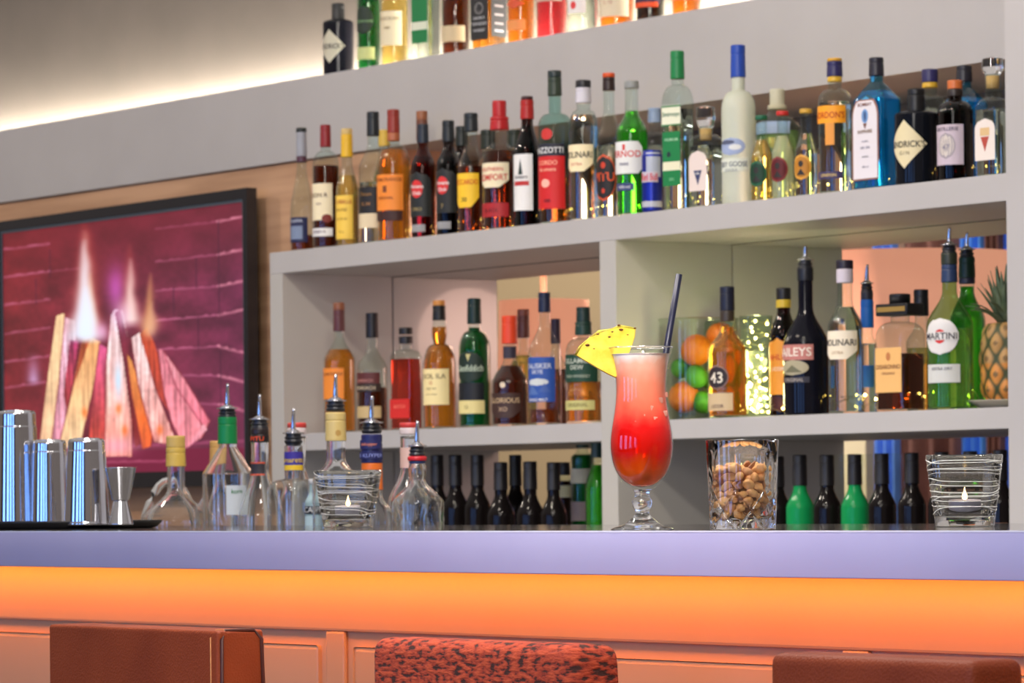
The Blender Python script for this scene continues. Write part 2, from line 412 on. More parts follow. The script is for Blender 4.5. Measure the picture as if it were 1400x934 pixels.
# ---------------- bar counter
def bar_counter():
    t = thing('bar_counter', 'bar counter with dark granite top, daylight tinted edge and orange lit panelled front', 'bar counter', (-4.8, YC0, 0))
    x0, x1 = -3.2, 3.2
    edge = noise_mat('daylight_tint_edge', (172, 167, 202), (178, 173, 206), rough=.35, coat=.2)  # white edge with bluish window daylight put into its base colour
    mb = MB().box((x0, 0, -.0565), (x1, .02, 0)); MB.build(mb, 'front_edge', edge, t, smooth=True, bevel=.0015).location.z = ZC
    gr = noise_mat('dark_granite', (70, 66, 64), (124, 120, 116), nscale=260, detail=2, rough=.06, lo=.45, hi=.62)
    box('worktop', (x0, .0202, ZC-.04), (x1, YC1-YC0, ZC), gr, t, bevel=.001)
    box('bright_arris', (x0, -.0005, ZC-.0016), (x1, .0018, ZC+.0004), mat('polished_edge', (225, 225, 235), .25), t)
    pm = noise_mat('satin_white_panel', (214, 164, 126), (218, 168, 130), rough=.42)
    yp = .150
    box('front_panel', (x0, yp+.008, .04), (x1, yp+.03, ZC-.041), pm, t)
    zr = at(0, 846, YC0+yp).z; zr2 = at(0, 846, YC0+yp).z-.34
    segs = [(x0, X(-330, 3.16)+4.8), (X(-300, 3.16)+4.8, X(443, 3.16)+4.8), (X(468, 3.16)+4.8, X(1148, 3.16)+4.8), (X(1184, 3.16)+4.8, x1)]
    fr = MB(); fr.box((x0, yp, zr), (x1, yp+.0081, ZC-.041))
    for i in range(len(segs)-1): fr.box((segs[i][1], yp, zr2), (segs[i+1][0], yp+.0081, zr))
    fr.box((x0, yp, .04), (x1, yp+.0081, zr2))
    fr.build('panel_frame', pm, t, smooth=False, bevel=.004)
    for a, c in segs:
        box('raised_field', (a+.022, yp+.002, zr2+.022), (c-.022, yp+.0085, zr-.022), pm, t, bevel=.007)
    box('led_strip', (x0+.1, .085, ZC-.0515), (x1-.1, .100, ZC-.0405), mat('led_orange', (255, 150, 60), .5, emit=(255, 120, 30), es=1.5), t)
    box('body', (x0+.02, .19, .04), (x1-.02, YC1-YC0-.12, ZC-.041), mat('counter_core', (90, 86, 84), .6), t)
    return t
bar_counter()
# speed rail behind it carrying the pouring bottles
YR = 4.09; ZR = 0.80
tag(MB().box((-7.2, YC1+.012, ZR-.03), (-4.2, YC1+.34, ZR)).box((-7.2, YC1+.012, 0), (-7.17, YC1+.34, ZR-.03)).box((-4.23, YC1+.012, 0), (-4.2, YC1+.34, ZR-.03)).build('bottle_rack', mat('rail_steel', (150, 150, 152), .3, 1), smooth=False, bevel=.002),
    'steel ledge behind the counter holding the bottles with pouring spouts', 'shelf')

# ================================================================== BOTTLES
_txt = {}
def text_mesh(s):
    if s in _txt: return _txt[s]
    cu = bpy.data.curves.new('t', 'FONT'); cu.body = s; cu.size = 1; cu.offset = .012; cu.resolution_u = 3; cu.align_x = 'CENTER'
    o = bpy.data.objects.new('t', cu); C.objects.link(o)
    dg = bpy.context.evaluated_depsgraph_get(); me = o.evaluated_get(dg).to_mesh()
    v = [(p.co.x, p.co.y) for p in me.vertices]; f = [tuple(p.vertices) for p in me.polygons]
    o.evaluated_get(dg).to_mesh_clear(); bpy.data.objects.remove(o); bpy.data.curves.remove(cu)
    if v:
        y0 = min(p[1] for p in v); y1 = max(p[1] for p in v); x0 = min(p[0] for p in v); x1 = max(p[0] for p in v)
        hh = (y1-y0) or 1
        v = [((p[0]-(x0+x1)/2)/hh, (p[1]-(y0+y1)/2)/hh) for p in v]
    _txt[s] = (v, f); return _txt[s]

def interp(prof, z):
    for i in range(len(prof)-1):
        if prof[i][0] <= z <= prof[i+1][0] and prof[i+1][0] > prof[i][0]:
            t = (z-prof[i][0])/(prof[i+1][0]-prof[i][0]); return prof[i][1]*(1-t)+prof[i+1][1]*t
    return prof[-1][1] if z > prof[-1][0] else prof[0][1]

GL = {'clear': (240, 248, 244), 'aqua': (205, 232, 226), 'green': (40, 150, 50), 'dgreen': (24, 70, 34), 'brown': (120, 66, 26), 'blue': (140, 215, 245),
      'dark': (26, 22, 22), 'smoke': (150, 150, 150), 'ltgreen': (190, 226, 180), 'amber': (190, 110, 40)}
LQ = {'water': (244, 246, 240), 'amber': (244, 150, 44), 'gold': (252, 206, 110), 'red': (226, 60, 30), 'brown': (150, 66, 26), 'dbrown': (104, 40, 18), 'green': (70, 200, 40),
      'dgreen': (16, 110, 44), 'blue': (90, 205, 240), 'milk': (240, 236, 190), 'pink': (240, 60, 70), 'orange': (250, 130, 30), 'ltgreen': (200, 230, 150), 'dark': (40, 20, 16)}
def liquid_mat(k): return mat('liquid_'+k, LQ[k], 0.0, trans=1.0 if k == 'water' else (.6 if k == 'milk' else .8), ior=1.34)

def flat_at(kind, z, r, sq):
    pass
class Body:
    """maps (arc s, height z) on the outside of a bottle"""
    def __init__(s, prof, sq, hw, hd): s.prof, s.sq, s.hw, s.hd = prof, sq, hw, hd
    def pt(s, a, side, sx, z, eps):
        r = interp(s.prof, z)
        if s.sq:
            k = r/s.prof_r
            if side: return (s.hw*k+eps, sx, z)
            return (sx, -s.hd*k-eps, z)
        t = a+sx/max(r, .004); return ((r+eps)*sin(t), -(r+eps)*cos(t), z)

def bottle(name, label, cat, u, w, vt, vcb, vnb, vsh, D=5.40, zb=ZMT, wn=15, wc=None, glass='clear', liquid=None, fill=None,
           cap=(30, 30, 34), caps=None, sh='S', sq=0, asp=.75, rz=0, labels=(), group=None, pour=None, bulb=0, frost=None, real=False, rip=0,
           captype='cyl', belly=0, neckcol=None, opaque=None):
    s = scl(u, D); base = at(u, HY, D); base.z = zb
    vb = vof(base); k = 1/s
    Z = lambda v: (vb-v)*k
    H = Z(vt); R = w/2*k; rn = wn/2*k; rc = (wc or wn*1.12)/2*k
    loc = (base.x, base.y, zb)
    phi = PSI-rad(rz)
    T = thing(name, label, cat, loc, rad(rz), group)
    if sq:
        hw = w*k/(cos(phi)+asp*sin(phi))/2; hd = hw*asp; R0 = hw
    else: hw = hd = R0 = R
    zc, zn, zs = Z(vcb), Z(vnb), Z(vsh)
    zg = zc+ (H-zc)*.15 if captype != 'stopper' else zc
    prof = [(0, R0*.90), (.0015, R0*.96), (.005, R0)]
    if belly:   # egg shaped body
        for i in range(1, 12):
            t = i/12; prof.append((.005+(zs-.005)*t, R0*(1+belly*sin(PI*t)*.5)))
    else: prof += [(zs*q/(24 if rip else 3), R0) for q in range(1, 24 if rip else 3)]
    NS = 24 if rip else 10
    for i in range(NS+1):
        t = i/NS
        if sh == 'S': q = t*t*(3-2*t)
        elif sh == 'round': q = 1-sqrt(max(0, 1-t*t)) if t < 1 else 1
        elif sh == 'cone': q = t
        elif sh == 'flat': q = 1-(1-t)**2.6
        else: q = t*t*(3-2*t)
        prof.append((zs+(zn-zs)*t, R0+(rn-R0)*q))
    if bulb:
        for i in range(1, 6):
            t = i/6; prof.append((zn+(zc-zn)*t, rn*(1+bulb*sin(PI*t))))
    prof.append((zc, rn)); prof.append((zg, rn*.98))
    NSEG = 32 if not sq else 40
    def sec_f(pr):
        def f(t, i):
            if not sq:
                if rip and pr[i][0] < zn:
                    q = 1+rip*sin(9*t+pr[i][0]*55)*sin(pr[i][0]*150); return (q*cos(t), q*sin(t))
                return (cos(t), sin(t))
            z, r = pr[i]
            e = 7.0 if z <= zs else 7.0+(2.0-7.0)*min(1, (z-zs)/max(1e-5, (zn-zs)))**.6
            a = asp if z <= zs else asp+(1-asp)*min(1, (z-zs)/max(1e-5, zn-zs))
            cx = cos(t); sy = sin(t)
            return (math.copysign(abs(cx)**(2/e), cx), a*math.copysign(abs(sy)**(2/e), sy))
        f.resample = sec_f
        return f
    if opaque is not None: gm = mat('dark_bottle_glass', opaque, .07, spec=.22)
    elif frost: gm = mat('frosted_glass', frost, .45, trans=.35)
    elif real: gm = GLASS if glass == 'clear' else mat('tinted_glass_'+glass, GL[glass], 0, trans=1)
    else: gm = thin('bottle_glass_'+glass, GL[glass])
    if real:
        inner = [(z if z > .006 else .008, max(.002, r-.0036)) for z, r in prof]
        full = prof+[(p[0]-.0001, p[1]) for p in reversed(inner)]
        full = [full[0]]+full[1:]
        mb = MB(); pr = full; mb.lathe(full, NSEG, sec_f(full)); mb.build('glass_body', gm, T)
    else:
        MB().lathe(prof, NSEG, sec_f(prof), cap=True).build('glass_body', gm, T)
    if liquid:
        zf = Z(fill) if fill else zn-.01
        lp = [(max(z, .006), r*.94-.0004) for z, r in prof if z < zf]
        lp.append((zf, interp(prof, zf)*.94-.0004))
        lp2 = [(z, r) for z, r in lp]
        MB().lathe(lp2, NSEG, sec_f(lp2)).build('liquid', liquid_mat(liquid), T)
    # cap and capsule bands: caps = list of (v0, v1, colour, width factor)
    cl = caps or [(vt, vcb, cap, 1.0)]
    if captype == 'glassball':
        pr = [(zc-.004, rn*.7), (zc+.004, rn*.8), (zc+.008, rc), (zc+(H-zc)*.5, rc*1.25), (H-.004, rc*1.15), (H, rc*.5)]
        MB().lathe(pr, 24).build('stopper', GLASS, T)
        MB().lathe([(zc-.022, rn*.8), (zc+.003, rn*.84)], 20).build('cork', mat('cork', (206, 160, 100), .8), T)
    elif captype == 'bar':
        MB().box((-hw*1.02, -hd*.75, zc), (hw*1.02, hd*.75, zc+(H-zc)*.55)).build('cap', mat('cap_paint', cap, .35), T, bevel=.003)
        MB().lathe([(zc+(H-zc)*.55, rc), (H-.002, rc), (H, rc*.9)], 24).build('cap_top', mat('cap_paint', cap, .35), T)
        box('cap_band', (-hw*.9, -hd*.77, zc+(H-zc)*.18), (hw*.9, -hd*.755, zc+(H-zc)*.4), mat('gold_print', (150, 120, 60), .4), T)
    else:
        n = 0
        for v0, v1, col, f in cl:
            z0, z1 = Z(v1), Z(v0); r = rc*f
            pr = [(z0, r*.97), (z0+.0008, r), (z1-.004 if z1-z0 > .008 else z1-.0012, r), (z1-.0006, r*.985), (z1, r*.9)]
            if f > .9 and z1-z0 > .03:   # capsule with a rolled ring
                zz = z1-(z1-z0)*.28
                pr = [(z0, r*1.02), (z0+.0008, r*1.04), (zz-.002, r), (zz-.0012, r*.95), (zz, r*.95), (zz+.001, r), (z1-.002, r), (z1, r*.92)]
            o = MB().lathe(pr, 24).build('cap' if n == 0 else 'capsule_band', mat('cap_paint', col, .38), T)
            n += 1
    if pour:
        spout(T, H, rn, pour, k)
    bd = Body(prof, sq, hw, hd); bd.prof_r = R0
    for li, L in enumerate(labels):
        lay_label(T, bd, L, Z, k)
    return T

def spout(T, z, rn, h_px, k, lean=(0.14, -.05)):
    h = h_px*k
    MB().lathe([(z-.004, rn*.9), (z, rn*1.02), (z+.002, rn*1.02), (z+.003, rn*.9), (z+.006, rn*.9), (z+.007, rn*1.02), (z+.009, rn*1.02), (z+.010, rn*.85), (z+.016, rn*.85)], 22).build('spout_collar', mat('dark_rubber', (24, 26, 34), .3, coat=.4), T)
    MB().lathe([(z+.0155, rn*1.15), (z+.0175, rn*1.2), (z+.019, rn*.8), (z+.024, rn*.35)], 22).build('spout_disc', CHROME, T)
    pts = []; rr = []
    for i in range(9):
        t = i/8; pts.append((lean[0]*h*t*t, lean[1]*h*t*t, z+.022+h*t)); rr.append(.0052*(1-.45*t))
    MB().tube(pts, rr, 10).build('spout', CHROME, T)

def lay_label(T, bd, L, Z, k):
    """L: dict(v=(v0,v1), c=colour, a=centre deg, h=half width deg or px for square, k=shape, t=[(text, v, px, colour)], side)"""
    v0, v1 = L['v']; z1, z0 = Z(v0), Z(v1); a = rad(L.get('a', 22)); side = L.get('side', 0)
    zm = (z0+z1)/2; r = interp(bd.prof, zm)
    if bd.sq:
        hs = L.get('h', .8)*(bd.hd if side else bd.hw); a = 0
        if L.get('h', .8) > 1.5: hs = .8*(bd.hd if side else bd.hw)
    else: hs = rad(L.get('h', 62))*r
    kind = L.get('k', 'rect'); NZ = 2 if kind == 'rect' else 14
    if not bd.sq and kind == 'rect': NZ = 4
    NXX = 14
    v = []; f = []
    for i in range(NZ+1):
        t = i/NZ; z = z0+(z1-z0)*t
        if kind == 'ellipse': q = sqrt(max(0, 1-(2*t-1)**2))
        elif kind == 'diamond': q = 1-abs(2*t-1)
        elif kind == 'arch': q = 1 if t < .75 else sqrt(max(0, 1-((t-.75)/.25)**2))
        elif kind == 'tri': q = t
        elif kind == 'shield': q = 1 if t > .3 else .45+.55*(t/.3)
        elif kind == 'octa': q = 1-.25*max(0, 1-min(t, 1-t)/.18)
        else: q = 1
        q = max(q, .01)
        for j in range(NXX+1):
            v.append(bd.pt(a, side, hs*q*(2*j/NXX-1), z, .0007+.0004*L.get('lift', 0)))
    for i in range(NZ):
        for j in range(NXX):
            p = i*(NXX+1)+j; f.append((p, p+1, p+NXX+2, p+NXX+1))
    o = MB().add(v, f).build(L.get('n', 'label'), mat('label_paper', L['c'], L.get('r', .55)), T)
    for tx, tv, th, tcx in L.get('t', ()):
        tvv, tf = text_mesh(tx)
        if not tf: continue
        size = th*k; wmax = max(p[0] for p in tvv)*size; lim = hs*.92 if not L.get('free') else 9
        fx = min(1, lim/wmax); sh_ = L.get('ts', 0)
        vv = [bd.pt(a, side, p[0]*size*fx+sh_, Z(tv)+p[1]*size, .0014+.0004*L.get('lift', 0)) for p in tvv]
        MB().add(vv, tf).build('lettering', mat('label_ink', tcx, .55), o, smooth=False)
    for e in L.get('e', ()):   # small printed shapes: (kind, sx(-1..1), v, wpx, hpx, colour)
        ek, sx, ev, ew, eh, ec = e
        NZ2 = 10; v = []; f = []
        for i in range(NZ2+1):
            t = i/NZ2; q = {'ellipse': sqrt(max(0, 1-(2*t-1)**2)), 'rect': 1, 'tri': t, 'up': 1-t, 'diamond': 1-abs(2*t-1)}[ek]
            for j in range(7):
                v.append(bd.pt(a, side, hs*sx+ew*k/2*max(q, .02)*(2*j/6-1), Z(ev)+eh*k*(t-.5), .0011+.0004*L.get('lift', 0)))
        for i in range(NZ2):
            for j in range(6):
                p = i*7+j; f.append((p, p+1, p+8, p+7))
        MB().add(v, f).build('emblem', mat('label_ink', ec, .55), o)
    return o

def lab(v0, v1, c, t=(), a=22, h=62, k='rect', e=(), side=0, **kw):
    d = dict(v=(v0, v1), c=c, t=t, a=a, h=h, k=k, e=e, side=side); d.update(kw); return d
CREAM = (236, 222, 186); WH = (232, 230, 226); BK = (26, 24, 28); RD = (196, 34, 30); OR = (236, 140, 34)
NV = (28, 34, 74); GR = (18, 118, 60); DGR = (20, 52, 40); YL = (244, 196, 44)
B = bottle
GM = 'bottles standing on the middle shelf'
def m_(*a, **k): k.setdefault('group', GM); return B(*a, **k)

# ---- middle shelf, front row
m_('grappa_bottle', 'slim clear bottle with silver capsule at the outer end of the middle shelf, navy label', 'bottle', 417, 32, 175, 222, 226, 290, wn=13, cap=(150, 152, 160),
   caps=[(175, 181, (30, 36, 34), 1), (181, 214, (150, 152, 160), .98), (214, 222, (76, 44, 60), 1)], liquid='brown', fill=322, labels=[lab(298, 332, NV, [('GRAPPA', 303, 4, (190, 196, 210))], e=[('rect', 0, 319, 20, 18, (120, 134, 160))])])
m_('cognac_bottle', 'red capped bottle of red-brown spirit with plain beige label on middle shelf', 'bottle', 450, 37, 171, 201, 206, 232, wn=13, cap=(134, 30, 34), liquid='dbrown', fill=227, sh='round',
   labels=[lab(252, 302, CREAM, [('DON R', 268, 6, (90, 60, 40)), ('ron', 280, 3, (130, 100, 80))], e=[('ellipse', .6, 300, 14, 12, (120, 40, 30))]), lab(313, 324, WH, [('RESERVA', 318, 4, (90, 60, 80))])])
m_('spirit_bottle', 'slim bottle with long yellow capsule and yellow label on middle shelf', 'bottle', 479, 31, 176, 215, 222, 262, wn=14, caps=[(176, 184, (206, 176, 110), .98), (184, 215, (226, 178, 40), 1)], liquid='gold', fill=240,
   labels=[lab(268, 328, (240, 200, 80), [('LA VIEILLE', 277, 5, (170, 70, 40)), ('PRUNE', 288, 4, (150, 110, 40)), ('eau de vie', 300, 3, (150, 110, 40)), ('70 cl', 318, 3, (150, 110, 40))])])
m_('rum_bottle', 'clear bottle with tall black capsule, black label above a cream band', 'bottle', 515, 40, 153, 186, 196, 232, wn=15, cap=(26, 32, 36), liquid='water', fill=250,
   labels=[lab(257, 293, BK, [('Zacapa', 267, 6, (150, 110, 60)), ('RUM', 280, 5, (140, 100, 60))]), lab(293, 313, (224, 206, 170))])
m_('whisky_bottle', 'amber whisky bottle with chequered red capsule and orange label on middle shelf', 'bottle', 543, 46, 150, 193, 197, 232, wn=15, caps=[(150, 182, (140, 46, 34), 1), (182, 193, (170, 96, 60), 1.02)], liquid='amber', fill=205, sh='round', bulb=.12,
   labels=[lab(240, 289, (240, 140, 50), [('GLENMORANGIE', 247, 5, (140, 60, 20)), ('ORIGINAL', 272, 4, (140, 60, 20))], h=66, e=[('rect', 0, 260, 6, 9, (120, 60, 30))]), lab(290, 303, (60, 30, 26))])
m_('rum_bottle', 'brown rum bottle with dark arched label and red disc, beside its darker twin', 'rum bottle', 583, 34, 170, 196, 200, 228, wn=14, cap=(32, 40, 52), glass='amber', liquid='dbrown', fill=215,
   labels=[lab(236, 297, (30, 34, 34), [('ORO', 287, 5, (160, 140, 90))], k='arch', h=70), lab(247, 272, (214, 44, 44), [('Havana', 256, 5, WH), ('Club', 265, 5, WH)], k='ellipse', h=30, lift=2, free=1, n='emblem'), lab(308, 318, (150, 150, 150), h=40)])
m_('rum_bottle', 'near-black rum bottle with dark arched label and red disc, next to yellow labelled bottle', 'rum bottle', 618, 34, 165, 194, 200, 226, wn=15, cap=(28, 34, 38), glass='brown', liquid='dark', fill=215,
   labels=[lab(231, 292, (30, 32, 32), [('7', 283, 6, (160, 140, 90))], k='arch', h=70), lab(242, 267, (214, 44, 44), [('Havana', 251, 5, WH), ('Club', 260, 5, WH)], k='ellipse', h=30, lift=2, free=1, n='emblem'), lab(304, 314, (150, 150, 150), h=40)])
m_('spirit_bottle', 'black capped clear bottle with slanting bright yellow label on middle shelf', 'bottle', 649, 38, 155, 180, 195, 232, wn=17, cap=(28, 36, 40), liquid='dbrown', fill=228,
   labels=[lab(238, 285, YL, [('BOCCARDO', 250, 7, (200, 70, 20)), ('30', 274, 6, BK)], h=64, k='shield')])
m_('liqueur_bottle', 'stout dark bottle with flared red cap and cream label with red lettering', 'bottle', 688, 48, 138, 178, 194, 205, wn=24, caps=[(138, 160, (176, 28, 32), .72), (160, 178, (176, 28, 32), .95)], liquid='dbrown', fill=207, sh='flat',
   labels=[lab(224, 258, CREAM, [('SOUTHERN', 233, 5, RD), ('COMFORT', 244, 9, RD)], h=62, k='shield'), lab(279, 298, (170, 34, 40), [('BLACK', 289, 5, (90, 10, 20))], h=60)])
m_('bitter_bottle', 'dark brown bottle with red neck and tall white label showing a fir tree', 'bottle', 726, 38, 132, 163, 168, 212, wn=16, caps=[(132, 137, (60, 30, 30), .92), (137, 163, (168, 30, 26), 1.03)], glass='brown', liquid='dark', fill=172,
   labels=[lab(212, 289, WH, [('Slokers', 243, 5, (40, 40, 50)), ('KRAUTER', 252, 4, (196, 40, 40))], h=52, e=[('up', 0, 229, 7, 22, (30, 50, 44)), ('rect', 0, 252, 24, 6, (190, 50, 50))])])
m_('amaro_bottle', 'tall pale aqua glass bottle with dark capsule and red and black label', 'bottle', 764, 46, 97, 131, 155, 172, wn=17, caps=[(97, 106, (30, 44, 44), 1), (106, 131, (46, 58, 44), 1)], glass='aqua', liquid='brown', fill=232, sh='round',
   labels=[lab(198, 215, (34, 36, 50), [('MAZZOTTI', 207, 8, WH)], h=64), lab(215, 287, (206, 30, 32), [('CORDO', 224, 6, (250, 180, 150)), ('da amaro', 233, 5, (250, 190, 160)), ('1888', 276, 4, (60, 10, 30))], h=64, e=[('ellipse', -.1, 252, 14, 12, (250, 180, 160))]),
           lab(177, 193, (200, 50, 44), h=22, k='ellipse')])
m_('sambuca_bottle', 'clear sambuca bottle with black cap and broad cream label on middle shelf', 'sambuca bottle', 803, 41, 110, 120, 150, 178, wn=19, caps=[(110, 120, (26, 26, 30), 1), (120, 141, (206, 202, 210), .98)], liquid='water', fill=158, sh='round',
   labels=[lab(199, 236, (246, 228, 184), [('MOLINARI', 213, 9, (40, 40, 40)), ('EXTRA', 226, 4, (200, 120, 90))], h=68, k='shield')])
m_('cachaca_bottle', 'clear bottle with orange topped black cap and round black label with orange rim', 'bottle', 838, 34, 100, 124, 150, 190, wn=15, caps=[(100, 106, (210, 80, 30), 1.02), (106, 124, (40, 20, 18), 1)], liquid='water', fill=200,
   labels=[lab(212, 276, (216, 84, 44), k='ellipse', h=60), lab(215, 273, (28, 20, 20), [('PITU', 243, 12, (226, 84, 34))], k='ellipse', h=56, lift=2, e=[('ellipse', 0, 227, 7, 9, (200, 60, 30)), ('ellipse', 0, 262, 5, 7, (200, 60, 30))])])
m_('pastis_bottle', 'bright green bottle with grey cap and white label with red lettering', 'bottle', 869, 45, 111, 121, 152, 182, wn=18, cap=(140, 142, 140), glass='clear', liquid='green', fill=152, sh='S',
   labels=[lab(195, 239, (226, 226, 222), [('PERNOD', 212, 9, (206, 40, 36)), ('PARIS', 226, 4, (60, 60, 110))], h=68, k='octa', e=[('rect', 0, 203, 4, 8, (206, 60, 50))]), lab(252, 262, (50, 60, 110), [('45% vol', 257, 4, WH)], h=36)])
m_('clear_bottle', 'clear bottle with tall green cap and green and white banded label on middle shelf', 'bottle', 932, 48, 70, 108, 116, 142, wn=17, cap=(16, 120, 62), liquid='water', fill=150, sh='round', sq=1, asp=.8, rz=14,
   labels=[lab(145, 173, (226, 226, 200), [('Smirnoys', 158, 8, (20, 100, 70))], h=.86, e=[('rect', 0, 146.5, 34, 2, GR), ('rect', 0, 172, 34, 2, GR)]), lab(181, 222, (14, 120, 62), [('PREMIUM', 192, 4, (160, 210, 170))], h=.8, e=[('ellipse', -.3, 212, 7, 8, (20, 50, 50))]),
           lab(222, 234, (226, 222, 190), h=.8), lab(234, 255, (14, 120, 62), [('38%', 246, 4, (120, 190, 140))], h=.8)])
m_('gin_bottle', 'square clear bottle with round glass stopper and white label with navy triangle', 'gin bottle', 970, 52, 145, 178, 184, 196, wn=20, captype='glassball', liquid='water', fill=200, sh='round', sq=1, asp=.8, rz=8,
   labels=[lab(207, 262, (224, 208, 200), k='arch', h=.82, e=[('tri', 0, 244, 15, 20, (54, 60, 100))], t=[('FEEL', 238, 3, WH)])])
m_('vodka_bottle', 'tall frosted white vodka bottle with blue cap, highest on the middle shelf', 'bottle', 1015, 47, 62, 106, 124, 152, wn=18, cap=(26, 66, 160), frost=(222, 226, 206), sh='round',
   labels=[lab(190, 214, (150, 164, 196), k='ellipse', h=50, e=[('ellipse', -.3, 196, 24, 6, (80, 86, 110)), ('ellipse', .3, 203, 18, 8, (214, 216, 214))]), lab(218, 236, (212, 216, 200), [('GREY GOOSE', 226, 7, (96, 104, 118)), ('VODKA', 234, 4, (140, 146, 150))], h=62)])
for u, vt, cc, lc, liq, words_ in ((1046, 158, (20, 90, 60), (30, 92, 60), 'gold', 'green cap and round green label'), (1075, 152, (190, 40, 36), (128, 44, 44), 'milk', 'red cap and round maroon label'), (1107, 149, (206, 160, 60), (222, 160, 60), 'water', 'yellow cap and round golden label')):
    m_('tonic_bottle', 'small mixer bottle with '+words_+' on middle shelf', 'tonic bottle', u, 32, vt, vt+6, vt+28, vt+62, wn=15, wc=17, cap=cc, liquid=liq, fill=vt+34, group='small mixer bottles',
       labels=[lab(vt+63, vt+98, lc, k='ellipse', h=52), lab(vt+66, vt+95, (max(lc[0]-40, 0), max(lc[1]-40, 0), max(lc[2]-30, 0)), k='ellipse', h=42, lift=2, n='emblem', e=[('ellipse', 0, vt+76, 7, 9, (40, 34, 30)), ('up', 0, vt+87, 12, 9, (40, 34, 30))])])
m_('gin_bottle', 'clear gin bottle with dark blue and yellow cap and orange label', 'gin bottle', 1147, 47, 80, 112, 122, 142, wn=18, caps=[(80, 84, (214, 160, 40), 1), (84, 105, (40, 36, 84), 1.05), (105, 112, (214, 170, 50), 1)], liquid='water', fill=140, sh='round',
   labels=[lab(146, 170, (246, 160, 30), [("GORDON'S", 159, 9, (180, 60, 20))], h=64), lab(170, 200, (226, 150, 60), h=16, a=30), lab(236, 246, (60, 50, 90), [('LONDON', 241, 4, (230, 200, 120))], h=50)])
m_('gin_bottle', 'sky blue rectangular gin bottle with black cap and tall white arched label', 'gin bottle', 1204, 70, 79, 104, 112, 137, wn=18, cap=(34, 32, 44), glass='blue', liquid='blue', fill=125, sh='cone', sq=1, asp=.72, rz=2,
   labels=[lab(130, 247, (150, 110, 96), k='arch', h=.88), lab(133, 245, (222, 216, 220), k='arch', h=.80, lift=2, n='label', t=[('BOMBAY', 144, 5, (120, 70, 50)), ('SAPPHIRE', 181, 5, (120, 90, 60)), ('London', 194, 3, (120, 120, 140)), ('DRY GIN', 203, 3.4, (110, 110, 130)), ('distilled', 215, 3, (140, 140, 150)), ('40% vol', 229, 3, (120, 120, 140))],
           e=[('ellipse', 0, 160, 13, 20, (110, 150, 200)), ('ellipse', 0, 160, 5, 14, (70, 90, 150)), ('tri', 0, 174, 8, 8, (120, 80, 70))]), lab(79, 112, (190, 190, 200), h=.10, side=0)])
m_('gin_bottle', 'squat black gin bottle with diamond shaped cream label on middle shelf', 'gin bottle', 1258, 60, 122, 152, 152, 158, wn=21, cap=(20, 20, 22), opaque=(18, 20, 26), sh='round', sq=0,
   labels=[lab(166, 232, (222, 208, 166), [("HENDRICK'S", 199, 9, (50, 46, 40)), ('G I N', 211, 5, (120, 110, 90))], k='diamond', h=62, a=14)])
m_('gin_bottle', 'dark brown gin bottle with cork top and square lilac stamp label', 'gin bottle', 1311, 49, 110, 122, 138, 156, wn=19, caps=[(110, 122, (196, 104, 50), .95), (122, 132, (44, 34, 30), 1)], glass='brown', liquid='dark', fill=160, sh='round',
   labels=[lab(172, 227, (196, 180, 190), [('DISTILLERIE', 178, 5, (80, 70, 90)), ('47', 203, 8, (130, 124, 140))], h=58, a=16, e=[('ellipse', 0, 201, 27, 36, (160, 150, 156)), ('ellipse', 0, 201, 23, 31, (206, 196, 186)), ('ellipse', 0, 201, 14, 18, (186, 176, 170))])])
m_('gin_bottle', 'large square clear bottle with cork stopper and arched label with red triangle', 'gin bottle', 1363, 54, 78, 106, 134, 152, wn=22, captype='glassball', liquid='water', fill=150, sh='round', sq=1, asp=.8, rz=6,
   labels=[lab(163, 220, (228, 216, 206), k='arch', h=.84, e=[('tri', 0, 198, 15, 20, (176, 70, 56)), ('rect', 0, 181, 17, 11, (214, 180, 130))])])
# energy drink can
def can():
    u, D = 896, 5.40; s = scl(u, D); p = at(u, HY, D); p.z = ZMT; r = 14/s; vb = vof(p); H = (vb-206)/s
    T = thing('drinks_can', 'small blue and silver drinks can with red lettering beside the green bottle', 'can', p)
    prof = [(0, r*.8), (.003, r*.86), (.010, r), (H-.012, r), (H-.004, r*.88), (H-.002, r*.9), (H, r*.88)]
    MB().lathe(prof, 28).build('can_body', mat('can_blue', (30, 46, 150), .3, .5), T)
    bd = Body(prof, 0, r, r); bd.prof_r = r; Z = lambda v: (vb-v)/s
    lay_label(T, bd, lab(209, 243, (176, 182, 196), a=62, h=44, r=.3, n='silver_panel'), Z, 1/s)
    lay_label(T, bd, lab(236, 250, (196, 186, 196), [('Red Bull', 243, 10, (206, 30, 50))], a=34, h=50, r=.3, lift=3), Z, 1/s)
    lay_label(T, bd, lab(276, 284, (190, 192, 200), a=30, h=88, r=.3, n='base_band'), Z, 1/s)
can()
# middle shelf, rear row
DB = 5.60
def r_(*a, **k): k.setdefault('D', DB); k.setdefault('group', 'rear row of bottles on the middle shelf'); return B(*a, **k)
r_('spirit_bottle', 'yellow capped bottle half hidden behind the chequered red capsule', 'bottle', 530, 30, 178, 200, 215, 245, wn=14, cap=(212, 176, 70), liquid='gold', fill=225)
r_('spirit_bottle', 'bottle with brown wooden topped capsule behind the twin rum bottles', 'bottle', 582, 34, 152, 192, 200, 235, wn=14, caps=[(152, 164, (150, 92, 60), 1), (164, 192, (112, 66, 50), 1)], liquid='amber', fill=225)
r_('spirit_bottle', 'dark bottle with black cap behind the near-black rum bottle', 'bottle', 636, 34, 173, 200, 205, 238, wn=15, cap=(26, 34, 32), glass='brown', liquid='dark', fill=210)
r_('spirit_bottle', 'dark capped bottle with amber neck behind the stout red capped bottle', 'bottle', 672, 34, 178, 204, 208, 240, wn=18, cap=(30, 40, 34), liquid='amber', fill=216)
